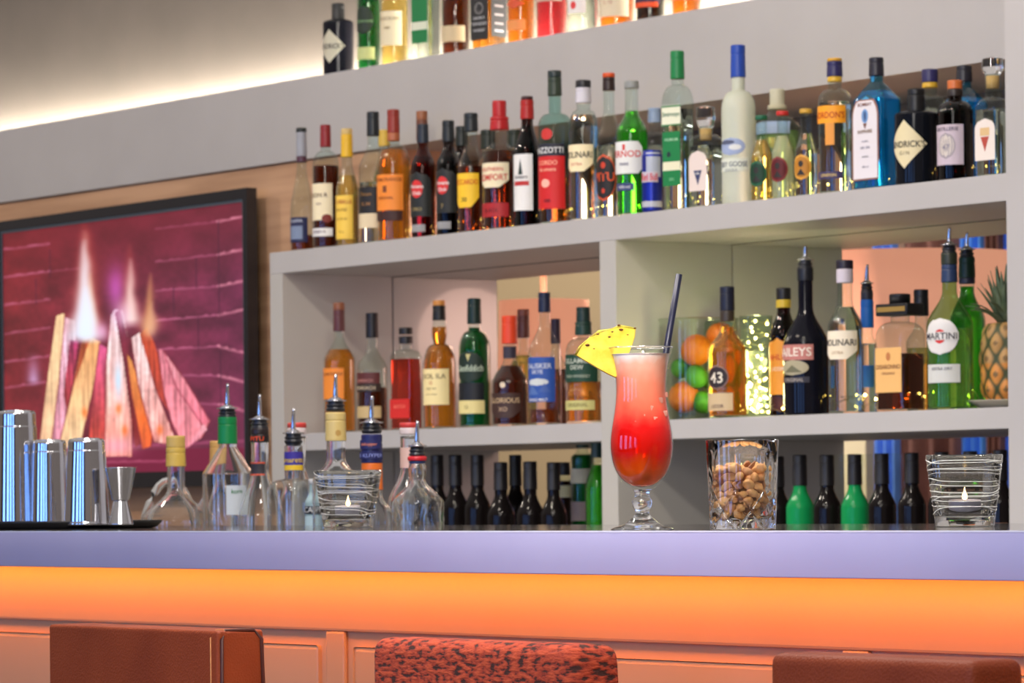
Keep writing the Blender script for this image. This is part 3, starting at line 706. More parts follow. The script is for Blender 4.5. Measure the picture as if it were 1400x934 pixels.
r_('spirit_bottle', 'dark capped bottle between the stout red capped and fir tree bottles', 'bottle', 708, 32, 178, 202, 206, 240, wn=18, cap=(34, 44, 36), liquid='amber', fill=216)
r_('spirit_bottle', 'clear bottle with pale blue capsule behind the drinks can', 'bottle', 900, 42, 148, 168, 180, 200, wn=16, cap=(140, 160, 190), liquid='water', fill=200, sh='round')
r_('spirit_bottle', 'large clear bottle with pale cap behind the small mixer bottles', 'bottle', 1068, 62, 122, 150, 152, 176, wn=26, caps=[(122, 144, (200, 196, 170), .7), (144, 150, (196, 190, 160), .9)], liquid='ltgreen', fill=180, sh='S', labels=[lab(168, 185, (150, 170, 200), h=60)])
r_('gin_bottle', 'blue and yellow capped gin bottle behind the squat black bottle', 'gin bottle', 1277, 46, 95, 120, 130, 150, wn=19, caps=[(95, 113, (44, 40, 88), 1.05), (113, 120, (214, 170, 50), 1)], liquid='water', fill=150, sh='round')
r_('gin_bottle', 'second sky blue gin bottle, half hidden behind the cork topped brown bottle', 'gin bottle', 1324, 68, 90, 112, 120, 142, wn=19, cap=(30, 30, 40), glass='blue', liquid='blue', fill=135, sh='cone', sq=1, asp=.72)

# ---- ledge on top of the soffit
GT = 'bottles on the topmost ledge'
def t_(*a, **k): k.setdefault('D', 5.745); k['zb'] = ZST+.0002; k.setdefault('group', GT); return B(*a, **k)
t_('gin_bottle', 'squat black gin bottle with diamond label, alone at the end of topmost ledge', 'gin bottle', 469, 42, 5, 27, 27, 32, wn=16, cap=(20, 20, 22), opaque=(26, 26, 34), sh='round', labels=[lab(42, 88, (206, 200, 176), [("HENDRICK'S", 65, 7, (60, 56, 60))], k='diamond', h=62, a=20)])
t_('whisky_bottle', 'green whisky bottle with round black emblem on the topmost ledge', 'bottle', 511, 32, -68, -40, -35, -2, wn=13, cap=(30, 30, 30), glass='clear', liquid='dgreen', labels=[lab(10, 48, (24, 44, 30), [('Tullamore', 30, 5, (120, 160, 110))], k='ellipse', h=58), lab(66, 83, (200, 210, 140), h=62)])
t_('whisky_bottle', 'golden whisky bottle with tall cream label on the topmost ledge', 'bottle', 546, 38, -80, -50, -40, -10, wn=14, cap=(60, 50, 44), liquid='gold', labels=[lab(17, 64, CREAM, [('KNOCKAN', 27, 5, (150, 130, 90)), ('1989', 40, 4, (150, 130, 90))], h=64)])
t_('clear_bottle', 'clear bottle with green label on the topmost ledge, glowing white at its foot', 'bottle', 589, 43, -106, -70, -60, -36, wn=15, cap=(16, 120, 62), liquid='water', sq=1, asp=.8, rz=14, labels=[lab(-5, 31, (14, 120, 62), h=.85, a=20), lab(31, 42, (220, 224, 200), h=.85), lab(42, 60, (14, 120, 62), h=.85)])
t_('liqueur_bottle', 'dark red-brown bottle with cream band on the topmost ledge', 'bottle', 630, 39, -80, -50, -40, -10, wn=14, liquid='dbrown', labels=[lab(37, 59, (210, 190, 150), h=70)])
t_('whiskey_bottle', 'square whiskey bottle with black and white label on the topmost ledge', 'bottle', 675, 53, -90, -60, -50, -36, wn=15, liquid='amber', sq=1, asp=1.0, rz=10, sh='round',
   labels=[lab(-10, 56, (30, 30, 32), [('JACK', -2, 5, WH), ("DANIEL'S", 26, 4, (200, 200, 200)), ('TENNESSEE', 34, 4, (190, 190, 190)), ('WHISKEY', 43, 4, (190, 190, 190))], h=.88, e=[('ellipse', 0, 13, 17, 17, (120, 118, 118)), ('ellipse', 0, 13, 13, 13, (50, 48, 48))]),
           lab(-10, 52, (34, 32, 34), side=1, h=.8, e=[('rect', 0, 22, 17, 3, (150, 140, 140)), ('rect', 0, 10, 17, 3, (150, 140, 140)), ('rect', 0, 34, 17, 3, (150, 140, 140)), ('rect', 0, 44, 17, 3, (190, 186, 190))])])
t_('liqueur_bottle', 'orange liqueur bottle with slanted figure on the topmost ledge', 'bottle', 719, 38, -85, -55, -45, -16, wn=14, liquid='orange', labels=[lab(29, 43, (236, 150, 80), h=50), lab(0, 14, (206, 80, 40), k='diamond', h=48)])
t_('liqueur_bottle', 'bright pink-red bottle on the topmost ledge', 'bottle', 761, 43, -85, -55, -45, -16, wn=15, liquid='pink', labels=[lab(-20, 4, (190, 170, 150), h=70)])
t_('spirit_bottle', 'clear bottle with small red mark on the topmost ledge', 'bottle', 804, 43, -85, -55, -45, -16, wn=15, liquid='water', labels=[lab(-4, 20, (236, 230, 226), h=40, e=[('ellipse', -.2, 9, 9, 11, (220, 60, 60))])])
t_('liqueur_bottle', 'bottle with cream label over an orange foot on the topmost ledge', 'bottle', 850, 48, -85, -55, -45, -20, wn=16, liquid='orange', labels=[lab(-20, 25, (226, 208, 176), [('L. 12', 5, 5, (180, 120, 90))], h=72)])
t_('liqueur_bottle', 'dark bottle with red and orange label on the topmost ledge', 'bottle', 896, 40, -90, -60, -50, -25, wn=16, liquid='dark', labels=[lab(-10, 8, (60, 30, 60), h=70), lab(5, 12, (226, 80, 30), h=60, lift=2)])
t_('liqueur_bottle', 'orange-red bottle with pale foot, last on the topmost ledge', 'bottle', 945, 40, -100, -70, -60, -30, wn=16, liquid='orange', labels=[lab(-22, 2, (220, 120, 70), h=70)])

# ---- lower shelf, left compartment
GLc = 'whisky bottles on the lower shelf'
def l_(*a, **k): k.setdefault('D', 5.41); k['zb'] = ZLT; k.setdefault('group', GLc); return B(*a, **k)
l_('whisky_bottle', 'amber whisky bottle with wine coloured capsule nearest the side of the compartment', 'whisky bottle', 466, 44, 414, 453, 462, 494, wn=14, caps=[(414, 424, (140, 86, 60), 1), (424, 453, (92, 50, 54), 1)], liquid='amber', fill=478, labels=[lab(504, 546, (238, 140, 50), [('GLENMORANGIE', 512, 4, (150, 80, 40))], h=50)])
l_('whisky_bottle', 'nearly empty whisky bottle with black capsule and brown arched label', 'whisky bottle', 511, 42, 428, 462, 476, 505, wn=15, cap=(26, 24, 30), liquid='dbrown', fill=530, labels=[lab(510, 532, (92, 40, 40), [('BENRIACH', 521, 4, (190, 130, 120))], h=62), lab(525, 536, (50, 36, 30), [('BENRIACH', 531, 5, (200, 180, 150))], h=66, lift=2), lab(556, 572, (196, 170, 120), h=66)])
l_('whisky_bottle', 'flat bottle of red-orange whisky with black stopper and red lower label', 'whisky bottle', 557, 48, 448, 470, 478, 492, wn=17, caps=[(448, 457, (30, 26, 28), 1), (460, 470, (34, 30, 34), 1)], liquid='red', fill=491, sh='round', sq=1, asp=.6, rz=10, labels=[lab(546, 572, (206, 40, 36), [('BATCH', 556, 5, (240, 120, 100))], h=.9)])
l_('whisky_bottle', 'whisky bottle with bulging neck and plain cream label on lower shelf', 'whisky bottle', 603, 45, 411, 438, 470, 500, wn=16, caps=[(411, 418, (196, 130, 60), .95), (418, 438, (28, 26, 26), 1)], liquid='amber', glass='clear', fill=447, bulb=.35, sh='round',
   labels=[lab(505, 554, (240, 220, 160), [('CAOL ILA', 515, 7, (130, 110, 80)), ('12', 524, 4, (190, 90, 60)), ('single malt', 532, 3.5, (150, 130, 90)), ('scotch whisky', 540, 3, (150, 130, 90))], h=66)])
l_('whisky_bottle', 'emerald green whisky bottle with dark green cap and cream foot label', 'whisky bottle', 651, 44, 408, 443, 452, 482, wn=17, cap=(18, 40, 34), glass='clear', liquid='dgreen', fill=448, sh='round',
   labels=[lab(481, 524, (20, 40, 30), [('Glenfiddich', 504, 9, (190, 204, 180))], k='ellipse', h=60, a=30, e=[('tri', 0, 490, 7, 10, (200, 190, 130))]), lab(524, 548, (14, 18, 26), h=60, a=28), lab(548, 566, (222, 206, 140), [('12', 557, 5, (130, 110, 60))], h=68)])
l_('whisky_bottle', 'round bellied dark brown bottle with orange-red cap on lower shelf', 'whisky bottle', 699, 50, 432, 470, 490, 524, wn=18, caps=[(432, 470, (222, 70, 36), 1.04)], liquid='dbrown', fill=500, glass='clear', sh='S',
   labels=[lab(538, 572, (60, 36, 30), [('GLORIOUS', 548, 7, (200, 170, 130)), ('XO', 560, 6, (190, 160, 130))], k='shield', h=60, a=30, e=[('ellipse', 0, 527, 8, 8, (224, 206, 180))]), lab(474, 490, (52, 46, 60), h=175, a=0, n='neck_label')])
l_('whisky_bottle', 'clear bottle with blue mountain label and navy cap on lower shelf', 'whisky bottle', 747, 45, 400, 427, 440, 482, wn=15, cap=(28, 34, 60), liquid='brown', fill=560, sh='S',
   labels=[lab(489, 550, (40, 80, 160), [('TALISKER', 501, 7, (206, 210, 220)), ('SKYE', 509, 5.5, (206, 210, 220)), ('SINGLE MALT', 547, 3.5, WH)], h=66, a=24, e=[('ellipse', 0, 523, 32, 10, (200, 206, 206)), ('up', -.3, 533, 20, 14, (80, 110, 170)), ('up', .4, 531, 18, 12, (60, 90, 160))])])
l_('whiskey_bottle', 'whiskey bottle with dark green neck and dark green label beside the divider', 'whisky bottle', 800, 50, 420, 458, 462, 482, wn=17, caps=[(420, 440, (20, 44, 40), 1), (440, 458, (24, 54, 44), 1.2)], liquid='amber', fill=522, sh='round',
   labels=[lab(485, 523, (16, 60, 44), [('TULLAMORE', 494, 7, (190, 196, 180)), ('DEW', 503, 6, (190, 196, 180)), ('IRISH WHISKEY', 515, 4, (160, 170, 150))], h=72, a=30), lab(548, 561, (196, 190, 120), [('ORIGINAL', 554, 5, (120, 110, 60))], h=60, a=28)])
l_('spirit_bottle', 'brown topped bottle standing behind the orange-red capped one', 'whisky bottle', 718, 36, 423, 462, 480, 500, wn=15, caps=[(423, 432, (140, 76, 60), 1), (432, 462, (110, 60, 50), 1)], liquid='gold', D=5.58, fill=486)
l_('spirit_bottle', 'slim dark capped bottle standing behind the blue mountain label bottle', 'whisky bottle', 762, 30, 436, 470, 480, 505, wn=12, cap=(60, 44, 60), liquid='brown', D=5.58, fill=505)

# ---- lower shelf, right compartment
def q_(*a, **k): k.setdefault('D', 5.41); k['zb'] = ZLT; k.setdefault('group', 'liqueur bottles on the lower shelf'); return B(*a, **k)
q_('liqueur_bottle', 'golden orange liqueur bottle with round black number label before the fruit jar', 'liqueur bottle', 997, 55, 392, 430, 447, 482, wn=18, wc=20, caps=[(392, 425, (28, 32, 50), 1), (425, 440, (60, 50, 40), 1)], liquid='amber', fill=447, sh='S', D=5.39,
   labels=[lab(500, 533, (140, 110, 100), k='ellipse', h=36, a=16), lab(502, 531, (40, 26, 30), [('43', 517, 15, (230, 220, 200))], k='ellipse', h=33, a=16, lift=2), lab(538, 562, (206, 180, 140), [('LICOR', 556, 5, (90, 60, 60))], h=46, a=18)])
q_('liqueur_bottle', 'dark liqueur bottle with yellow neck band and orange label behind the black cream liqueur', 'liqueur bottle', 1074, 40, 394, 410, 424, 460, wn=18, caps=[(394, 410, (28, 26, 28), 1), (410, 421, (200, 170, 50), 1.02)], glass='brown', liquid='dark', fill=430, D=5.50,
   labels=[lab(463, 540, (226, 150, 50), [('KAHLUA', 489, 8, (190, 50, 30)), ('LICOR', 505, 5, (230, 220, 200))], h=66, k='arch'), lab(542, 562, (60, 26, 30), h=60)])
q_('liqueur_bottle', 'big black cream liqueur bottle with ribbon label and pouring spout', 'liqueur bottle', 1104, 62, 366, 384, 420, 472, wn=20, cap=(22, 24, 32), opaque=(18, 18, 26), sh='S', pour=16, D=5.41,
   labels=[lab(472, 493, (190, 120, 110), [('BAILEYS', 482, 12, (240, 226, 210))], h=58, a=10, lift=1), lab(493, 514, (170, 160, 130), k='ellipse', h=44, a=12, e=[('up', 0, 505, 30, 10, (110, 106, 80))]), lab(516, 524, (40, 38, 50), [('ORIGINAL', 520, 5, (170, 160, 150))], h=44, a=14)])
q_('sambuca_bottle', 'clear sambuca bottle with black cap and cream label on the lower shelf', 'sambuca bottle', 1158, 48, 356, 368, 412, 448, wn=21, caps=[(356, 368, (36, 30, 44), 1), (368, 387, (206, 196, 206), .98)], liquid='water', fill=420, sh='S',
   labels=[lab(453, 492, (240, 226, 200), [('MOLINARI', 469, 9, (46, 44, 44)), ('EXTRA', 483, 4, (180, 150, 110))], h=68, k='shield')])
q_('liqueur_bottle', 'slender bottle with bright blue capsule and pouring spout', 'liqueur bottle', 1188, 26, 398, 448, 455, 475, wn=16, caps=[(398, 410, (40, 40, 50), .95), (410, 448, (26, 96, 180), 1)], liquid='water', fill=470, pour=22, D=5.52, labels=[lab(500, 530, (36, 100, 180), h=66)])
q_('amaretto_bottle', 'square amaretto bottle with wide black bar cap and pale orange label', 'liqueur bottle', 1233, 74, 402, 432, 440, 458, wn=26, captype='bar', cap=(26, 24, 26), liquid='dbrown', fill=484, sh='round', sq=1, asp=.85, rz=6,
   labels=[lab(476, 537, (232, 180, 110), [('DISARONNO', 502, 6, (110, 60, 40)), ('ORIGINALE', 511, 3.5, (150, 100, 70))], h=.84, e=[('ellipse', 0, 488, 8, 12, (190, 120, 70))])])
q_('spirit_bottle', 'clear bottle with tall black cap behind the amaretto bottle', 'liqueur bottle', 1262, 42, 396, 432, 445, 470, wn=18, cap=(26, 24, 28), liquid='gold', D=5.56, fill=476)
q_('vermouth_bottle', 'pale green vermouth bottle with oval white label with red disc and pouring spout', 'liqueur bottle', 1301, 64, 346, 386, 398, 446, wn=20, caps=[(346, 362, (40, 46, 34), 1), (362, 386, (40, 56, 90), .98)], glass='ltgreen', liquid='ltgreen', fill=450, sh='S', pour=20,
   labels=[lab(436, 486, (222, 218, 214), k='ellipse', h=46, a=22, e=[('ellipse', 0, 461, 17, 20, (206, 50, 44))]), lab(455, 466, (226, 222, 216), [('MARTINI', 460.5, 9, (40, 36, 50))], h=46, a=22, lift=3), lab(499, 524, (206, 206, 200), [('EXTRA DRY', 505, 4, (90, 90, 100))], h=46, a=26)])
q_('vermouth_bottle', 'emerald green bottle with dark capsule and pouring spout beside the pineapple', 'liqueur bottle', 1325, 50, 352, 386, 398, 440, wn=20, caps=[(352, 380, (14, 50, 36), 1), (380, 388, (40, 40, 60), 1)], liquid='green', fill=392, pour=20, D=5.60)

# ---- wine bottles under the lower shelf
GW = 'dark wine bottles in rows on the base cabinet'
def wine(u, vt, D, w, label, green=False):
    B('wine_bottle', label, 'wine bottle', u, w, vt, vt+42 if vt < 630 else vt+38, vt+44, vt+74, D=D, zb=.9002, wn=w*.46, wc=w*.50, cap=(24, 22, 26), glass='clear', opaque=(20, 136, 74) if green else (20, 16, 16), group=GW, sh='S', labels=[lab(vt+100, vt+150, (120, 84, 60), h=50)])
wl = ['behind the squat ornate clear bottle', 'second from the ornate clear bottle', 'standing a little apart, third along', 'short, with shoulders in front of taller neck', 'slim necked, behind two short ones', 'short and broad, in the middle of the dark row', 'tall neck showing between two short ones', 'short, last before the green bottle']
for (u, vt, D, w), t_x in zip(((598, 622, 5.42, 36), (623, 622, 5.42, 36), (653, 622, 5.42, 36), (685, 632, 5.42, 38), (705, 622, 5.60, 34), (725, 631, 5.42, 38), (739, 622, .030, 34), (757, 632, 5.42, 36)), wl):
    wine(u, vt, D, w, 'black wine bottle '+t_x)
for (u, vt, gr, t_x) in ((1063, 624, 0, 'black wine bottle half hidden by the tumbler of nuts'), (1094, 622, 1, 'green wine bottle close beside the tumbler of nuts'), (1131, 622, 0, 'black wine bottle between the two green wine bottles'), (1169, 621, 1, 'green wine bottle standing in front of the cream pillar'),
                         (1206, 620, 0, 'black wine bottle after the second green wine bottle'), (1247, 619, 0, 'black wine bottle just clear of the square candle glass'), (1288, 618, 0, 'black wine bottle behind the near half of square candle glass'), (1327, 617, 0, 'black wine bottle behind the middle of square candle glass'), (1368, 615, 0, 'black wine bottle next to the white column')):
    wine(u, vt, 5.42, 39, t_x, gr)
B('spirit_bottle', 'dark green bottle with cream labels beyond the dark wine bottles', 'bottle', 797, 32, 588, 612, 616, 626, D=5.62, zb=.9002, wn=15, cap=(20, 60, 56), liquid='dgreen', labels=[lab(641, 661, (206, 200, 180), h=70), lab(686, 712, (170, 150, 150), h=70)])
B('green_bottle', 'bright green bottle standing against the divider, low on the cabinet', 'bottle', 817, 34, 596, 626, 630, 668, D=5.46, zb=.9002, wn=15, cap=(20, 50, 50), liquid='green', glass='clear')
B('clear_bottle', 'bottle with pale label between dark wine bottles and green bottle', 'bottle', 772, 26, 632, 650, 652, 660, D=5.66, zb=.9002, wn=14, cap=(30, 30, 34), liquid='dark', labels=[lab(664, 680, (220, 214, 170), h=70)])

# beer glasses behind the green wine bottles
for i, (u, t_x) in enumerate(((1160, 'nearest the cream pillar'), (1190, 'second along'), (1228, 'third along, before the candle glass'), (1385-20, 'beside the white column'))):
    D = 5.74; s = scl(u, D); p = at(u, HY, D); p.z = .9002
    T = tag(MB().lathe([(0, .024), (.004, .028), (.012, .028), (.05, .030), (.34, .036), (.3398, .034), (.05, .028), (.016, .026)], 24).build('beer_glass', thin('beer_glass', (252, 253, 250), .35)), 'tall empty beer glass standing behind the wine bottles, '+t_x, 'glass', 'beer glasses behind the wine bottles'); T.location = p

# ---- fruit jar
def fruit_jar():
    D = 5.53; u = 958; s = scl(u, D); p = at(u, HY, D); p.z = ZLT; r = 55/s; vb = vof(p); H = (vb-436)/s
    jar = tag(MB().lathe([(0, r*.9), (.004, r), (H*.9, r), (H-.01, r*.96), (H, r*1.02), (H-.004, r*.98), (H*.9, r*.965), (.01, r*.965), (.008, r*.9)], 40).build('glass_jar', thin('jar_glass', (240, 248, 238))),
              'wide clear glass jar filled with oranges and limes on lower shelf', 'jar'); jar.location = p
    om = noise_mat('orange_peel', (240, 122, 30), (232, 104, 22), nscale=90, rough=.42, bump=.3); lm = noise_mat('lime_peel', (60, 122, 34), (92, 150, 50), nscale=12, rough=.4, bump=.1)
    def fruit(kind, uu, vv, rpx, dd, label):
        c = p.copy(); c.z += H/2; q = near(c, uu, vv, dd); rr = rpx/s
        prof = []
        for i in range(17):
            t = -PI/2+PI*i/16; prof.append((rr*sin(t)*(.96 if kind == 'orange' else 1.08), max(rr*cos(t), .0005)))
        T = thing(kind, label, kind, q, 0, 'fruit in the glass jar')
        T.rotation_euler = (random.uniform(.3, 1.2), random.uniform(-.6, .6), 0)
        MB().lathe(prof, 28).build('peel', om if kind == 'orange' else lm, T)
        MB().lathe([(prof[-1][0]-.0015, .003), (prof[-1][0]+.0012, .0022)], 10).build('stem_end', mat('stem_green', (90, 120, 50), .7), T)
    fruit('orange', 936, 464, 22, 5.62, 'orange at the top back of the glass jar')
    fruit('orange', 952, 479, 22, -.030, 'largest looking orange, upper middle of the jar')
    fruit('orange', 935, 543, 22, -.022, 'orange low in the jar nearest the cocktail')
    fruit('orange', 985, 460, 20, .03, 'orange behind the neck of the golden liqueur bottle')
    fruit('orange', 988, 505, 20, .0, 'orange behind the body of the golden liqueur bottle')
    fruit('orange', 988, 548, 20, .0, 'orange at the bottom back behind the liqueur bottle')
    fruit('lime', 930, 504, 13, -.008, 'lime nearest the cocktail, between two oranges')
    fruit('lime', 952, 515, 15, -.045, 'lime in the middle under the biggest orange')
    fruit('lime', 961, 550, 15, -.035, 'darker lime low in the jar beside the liqueur bottle')
    fruit('lime', 972, 520, 13, .02, 'lime deep in the jar behind the middle lime')
fruit_jar()
# ---- vase of string lights
BULB = mat('warm_bulb', (255, 220, 140), .5, emit=(255, 214, 120), es=60)
def lights_vase():
    D = 5.50; u = 1036; s = scl(u, D); p = at(u, HY, D); p.z = ZLT; r = 24/s; vb = vof(p); H = (vb-432)/s
    v = tag(MB().lathe([(0, r*.7), (.003, r*.85), (H*.5, r), (H, r*.95), (H-.002, r*.92), (H*.5, r*.96), (.008, r*.78)], 28).build('glass_vase', thin('jar_glass', (240, 248, 238))), 'tall clear vase holding warm string lights beside the golden liqueur bottle', 'vase'); v.location = p
    for zz, ee in ((.05, 1.6), (.13, 1.3)):
        l = bpy.data.lights.new('vase_glow', 'POINT'); l.energy = ee; l.color = (1, .90, .50); l.shadow_soft_size = .03
        lo = bpy.data.objects.new('vase_glow', l); C.objects.link(lo); lo.location = p+Vector((0, 0, zz))
    T = thing('string_lights', 'warm white string lights bundled inside the tall clear vase', 'lights', p+Vector((0, 0, .01)))
    pts = []
    n = 190
    for i in range(n):
        t = i/(n-1); a = t*60; rr = r*.72*(.35+.6*abs(sin(i*1.7)))
        pts.append((rr*cos(a), rr*sin(a), .004+(H-.02)*t**1.25))
    MB().tube(pts, .0006, 5).build('wire', mat('wire', (120, 110, 70), .5), T)
    me = None
    for k in range(3, n, 3):
        if pts[k][2] > H*.5 and k % 6: continue
        if me is None:
            o = MB().lathe([(-.0026, .0006), (-.0014, .0022), (.0014, .0022), (.0026, .0006)], 8).build('bulb', BULB, T); me = o.data
        else:
            o = bpy.data.objects.new('bulb', me); C.objects.link(o); o.parent = T
        o.location = pts[k]
lights_vase()
# added strings of tiny lights, put in for sparkle among the bottles
def sparkle_string(z, x0, x1, y, n, label, m, hang=.034):
    T = thing('string_lights', label, 'lights', (x0, y, z))
    pts = [((x1-x0)*i/80, .018*sin(i*.9)+.01*sin(i*2.3), .006+hang*abs(sin(i*.55+.4*sin(i*.7)))) for i in range(81)]
    MB().tube(pts, .0007, 5).build('wire', mat('wire', (120, 110, 70), .5), T)
    me = None
    for i in range(n):
        q = pts[int(80*(i+.5)/n)]
        if me is None:
            o = MB().lathe([(-.002, .0008), (-.0012, .0022), (.0012, .0022), (.002, .0008)], 8).build('bulb', m, T); me = o.data
        else: o = bpy.data.objects.new('bulb', me); C.objects.link(o); o.parent = T
        o.location = (q[0], q[1], q[2]+.0032)
sparkle_string(ZMT, X(560, 5.5), X(1380, 5.5), 5.50, 44, 'added string of tiny lights giving sparkle between bottle rows on the middle shelf', mat('sparkle_bulb', (255, 220, 140), .5, emit=(255, 212, 96), es=110))
sparkle_string(ZLT, X(1050, 5.475), X(1335, 5.475), 5.475, 16, 'added string of tiny lights giving sparkle among the liqueur bottles', mat('sparkle_bulb', (255, 220, 140), .5, emit=(255, 212, 96), es=110))

# ---- pineapple on its dish
def pineapple():
    D = 5.50; u = 1378; s = scl(u, D); p = at(u, HY, D); p.z = ZLT
    dish = tag(MB().lathe([(0, .05), (.004, .055), (.018, .088), (.019, .086), (.008, .055), (.006, .02)], 40).build('dish', mat('white_china', (206, 200, 180), .3)), 'small white dish under the pineapple beside the column', 'dish'); dish.location = p
    vb = vof(p)
    T = thing('pineapple', 'whole ripe pineapple with grey-green crown half hidden by the column', 'pineapple', p+Vector((0, 0, .0085)))
    h = (vb-446)/s; r = 36/s
    def sec(t, i): return (cos(t), sin(t))
    mb = MB(); NR, NA = 64, 96; v = []; f = []
    for i in range(NR):
        t = i/(NR-1); z = h*t; e = max(0, 1-abs(2*t-1)**3.2)**.5*.5+.5; base = r*e*(1 if 0 < i < NR-1 else .3)
        for k in range(NA):
            a = 2*PI*k/NA
            g = abs(sin((a*8+t*17)/2))*abs(sin((a*8-t*17)/2))
            v.append(((base+.006*g-.003)*cos(a), (base+.006*g-.003)*sin(a), z))
    for i in range(NR-1):
        for k in range(NA):
            a = i*NA+k; b = i*NA+(k+1) % NA; f.append((a, b, b+NA, a+NA))
    f.append(tuple(range(NA-1, -1, -1))); f.append(tuple((NR-1)*NA+k for k in range(NA)))
    # skin: brown-orange eyes in a dark green net
    m = bpy.data.materials.new('pineapple_skin'); m.use_nodes = True; N = m.node_tree.nodes; bs = N['Principled BSDF']; ca = N.new('ShaderNodeVertexColor'); ca.layer_name = 'skin'
    m.node_tree.links.new(ca.outputs[0], bs.inputs['Base Color']); bs.inputs['Roughness'].default_value = .6
    o = mb.add(v, f).build('fruit_body', m, T)
    at_ = o.data.color_attributes.new('skin', 'FLOAT_COLOR', 'POINT')
    for i in range(NR):
        t = i/(NR-1)
        for k in range(NA):
            a = 2*PI*k/NA; g = abs(sin((a*8+t*17)/2))*abs(sin((a*8-t*17)/2)); q = min(1, max(0, (g-.10)/.3))
            c0 = lin((58, 66, 34)); c1 = lin((206, 136, 62)) if t < .5 else lin((180, 138, 82)); 
            if g > .9: c1 = lin((120, 90, 50))
            at_.data[i*NA+k].color = [c0[j]*(1-q)+c1[j]*q for j in range(3)]+[1]
    lm = noise_mat('pineapple_leaf', (66, 84, 62), (104, 116, 88), nscale=30, rough=.5)
    H2 = (vb-362)/s
    for k in range(40):
        a = k*2.399; lay = k/40; ln = (H2-h)*(.35+.65*lay); out = .075*(1-lay)+.012; wd = .011
        P = []; n = 7
        for i in range(n+1):
            t = i/n; rr = .012+out*(t**1.3)*(1.0 if lay < .5 else .8); z = h-.006+ln*(t if lay > .35 else (t-.35*t*t*t))
            P.append((rr, z, wd*(1-t)**.7+.0004))
        v = []; f = []
        for rr, z, w_ in P:
            for q, dz in ((-1, .002), (0, 0), (1, .002)):
                v.append((rr*cos(a)-q*w_*sin(a), rr*sin(a)+q*w_*cos(a), z+dz))
            for q in (1, 0, -1): v.append((rr*cos(a)-q*w_*sin(a)-.0012*cos(a), rr*sin(a)+q*w_*cos(a)-.0012*sin(a), z+(.002 if q else 0)-.0012))
        for i in range(n):
            for j in range(6):
                a0 = i*6+j; b0 = i*6+(j+1) % 6; f.append((a0, b0, b0+6, a0+6))
        MB().add(v, f).build('crown_leaf', lm, T)
pineapple()

# ---- far room seen through the openings
def lamp(u, r, v_top, y, label):
    p = at(u, HY, y); p.z = 0; zt = at(u, v_top, y).z; hs = .44
    T = thing('pendant_lamp', label, 'lamp', (p.x, p.y, zt), 0, 'drum shaded pendant lamps in the room beyond the shelves')
    MB().lathe([(-hs, r), (0, r*.94), (-.001, r*.935), (-hs, r*.99)], 48, cap=False).build('lamp_shade', mat('peach_shade', (226, 172, 140), .8, emit=(236, 160, 128), es=.52), T)
    l = bpy.data.lights.new('bulb_light', 'POINT'); l.energy = 2.5; l.color = (1, .70, .52); l.shadow_soft_size = .06
    lo = bpy.data.objects.new('bulb_light', l); C.objects.link(lo); lo.parent = T; lo.location = (0, 0, -.12)
    MB().lathe([(-.02, .02), (-.018, r*.4), (-.014, r*.4), (-.012, .004)], 32).build('shade_fitting', mat('white_fitting', (220, 214, 204), .6), T)
    MB().tube([(0, 0, -.01), (0, 0, 3.2-zt)], .009, 10).build('cord', mat('white_cord', (214, 210, 204), .6), T)
    MB().lathe([(3.2-zt, .06), (3.24-zt, .05)], 24).build('ceiling_rose', mat('white_fitting', (220, 214, 204), .6), T)
lamp(746, .145, 411, 7.0, 'peach drum lamp seen through the opening behind the whisky bottles')
lamp(1236, .36, 350, 7.0, 'wide peach drum lamp glowing behind the vermouth bottles')
def curtain(x0, x1, y, z0, z1, col, label, folds):
    v = []; f = []; n = folds*8
    for i in range(n+1):
        t = i/n; x = x0+(x1-x0)*t; yy = y+.03*sin(t*folds*2*PI)
        v += [(x, yy, z0), (x, yy, z1), (x, yy+.004, z0), (x, yy+.004, z1)]
    for i in range(n):
        a = i*4; f += [(a, a+4, a+5, a+1), (a+2, a+3, a+7, a+6), (a+1, a+5, a+7, a+3)]
    tag(MB().add(v, f).build('curtain', noise_mat('curtain_cloth', col, tuple(min(255, int(c*1.12)) for c in col), rough=.9, nscale=20)), label, 'curtain', 'curtains across the far windows')
for ua, ub, c, t_x in ((1196, 1232, (84, 130, 216), 'blue curtain just beyond the cream pillar'), (1232, 1316, (112, 76, 70), 'broad brown curtain between blue ones'), (1316, 1352, (76, 140, 235), 'bright blue curtain seen above the green vermouth bottle'), (1352, 1376, (110, 74, 66), 'narrow brown curtain beside the last blue one'), (1376, 1430, (88, 140, 228), 'blue curtain showing next to the white column')):
    curtain(X(ua, 9.35), X(ub, 9.35), 9.35, .05, 2.55, c, t_x, 3)
tag(box('cream_pillar', (X(1140, 9.0), 8.95, 0), (X(1199, 9.0), 8.99, 1.72), mat('cream_plaster', (244, 236, 204), .7), bevel=.004), 'flat cream pilaster in the far room behind a green wine bottle', 'pillar')

# ================================================================== ON THE COUNTER
ZT = ZC+.0002
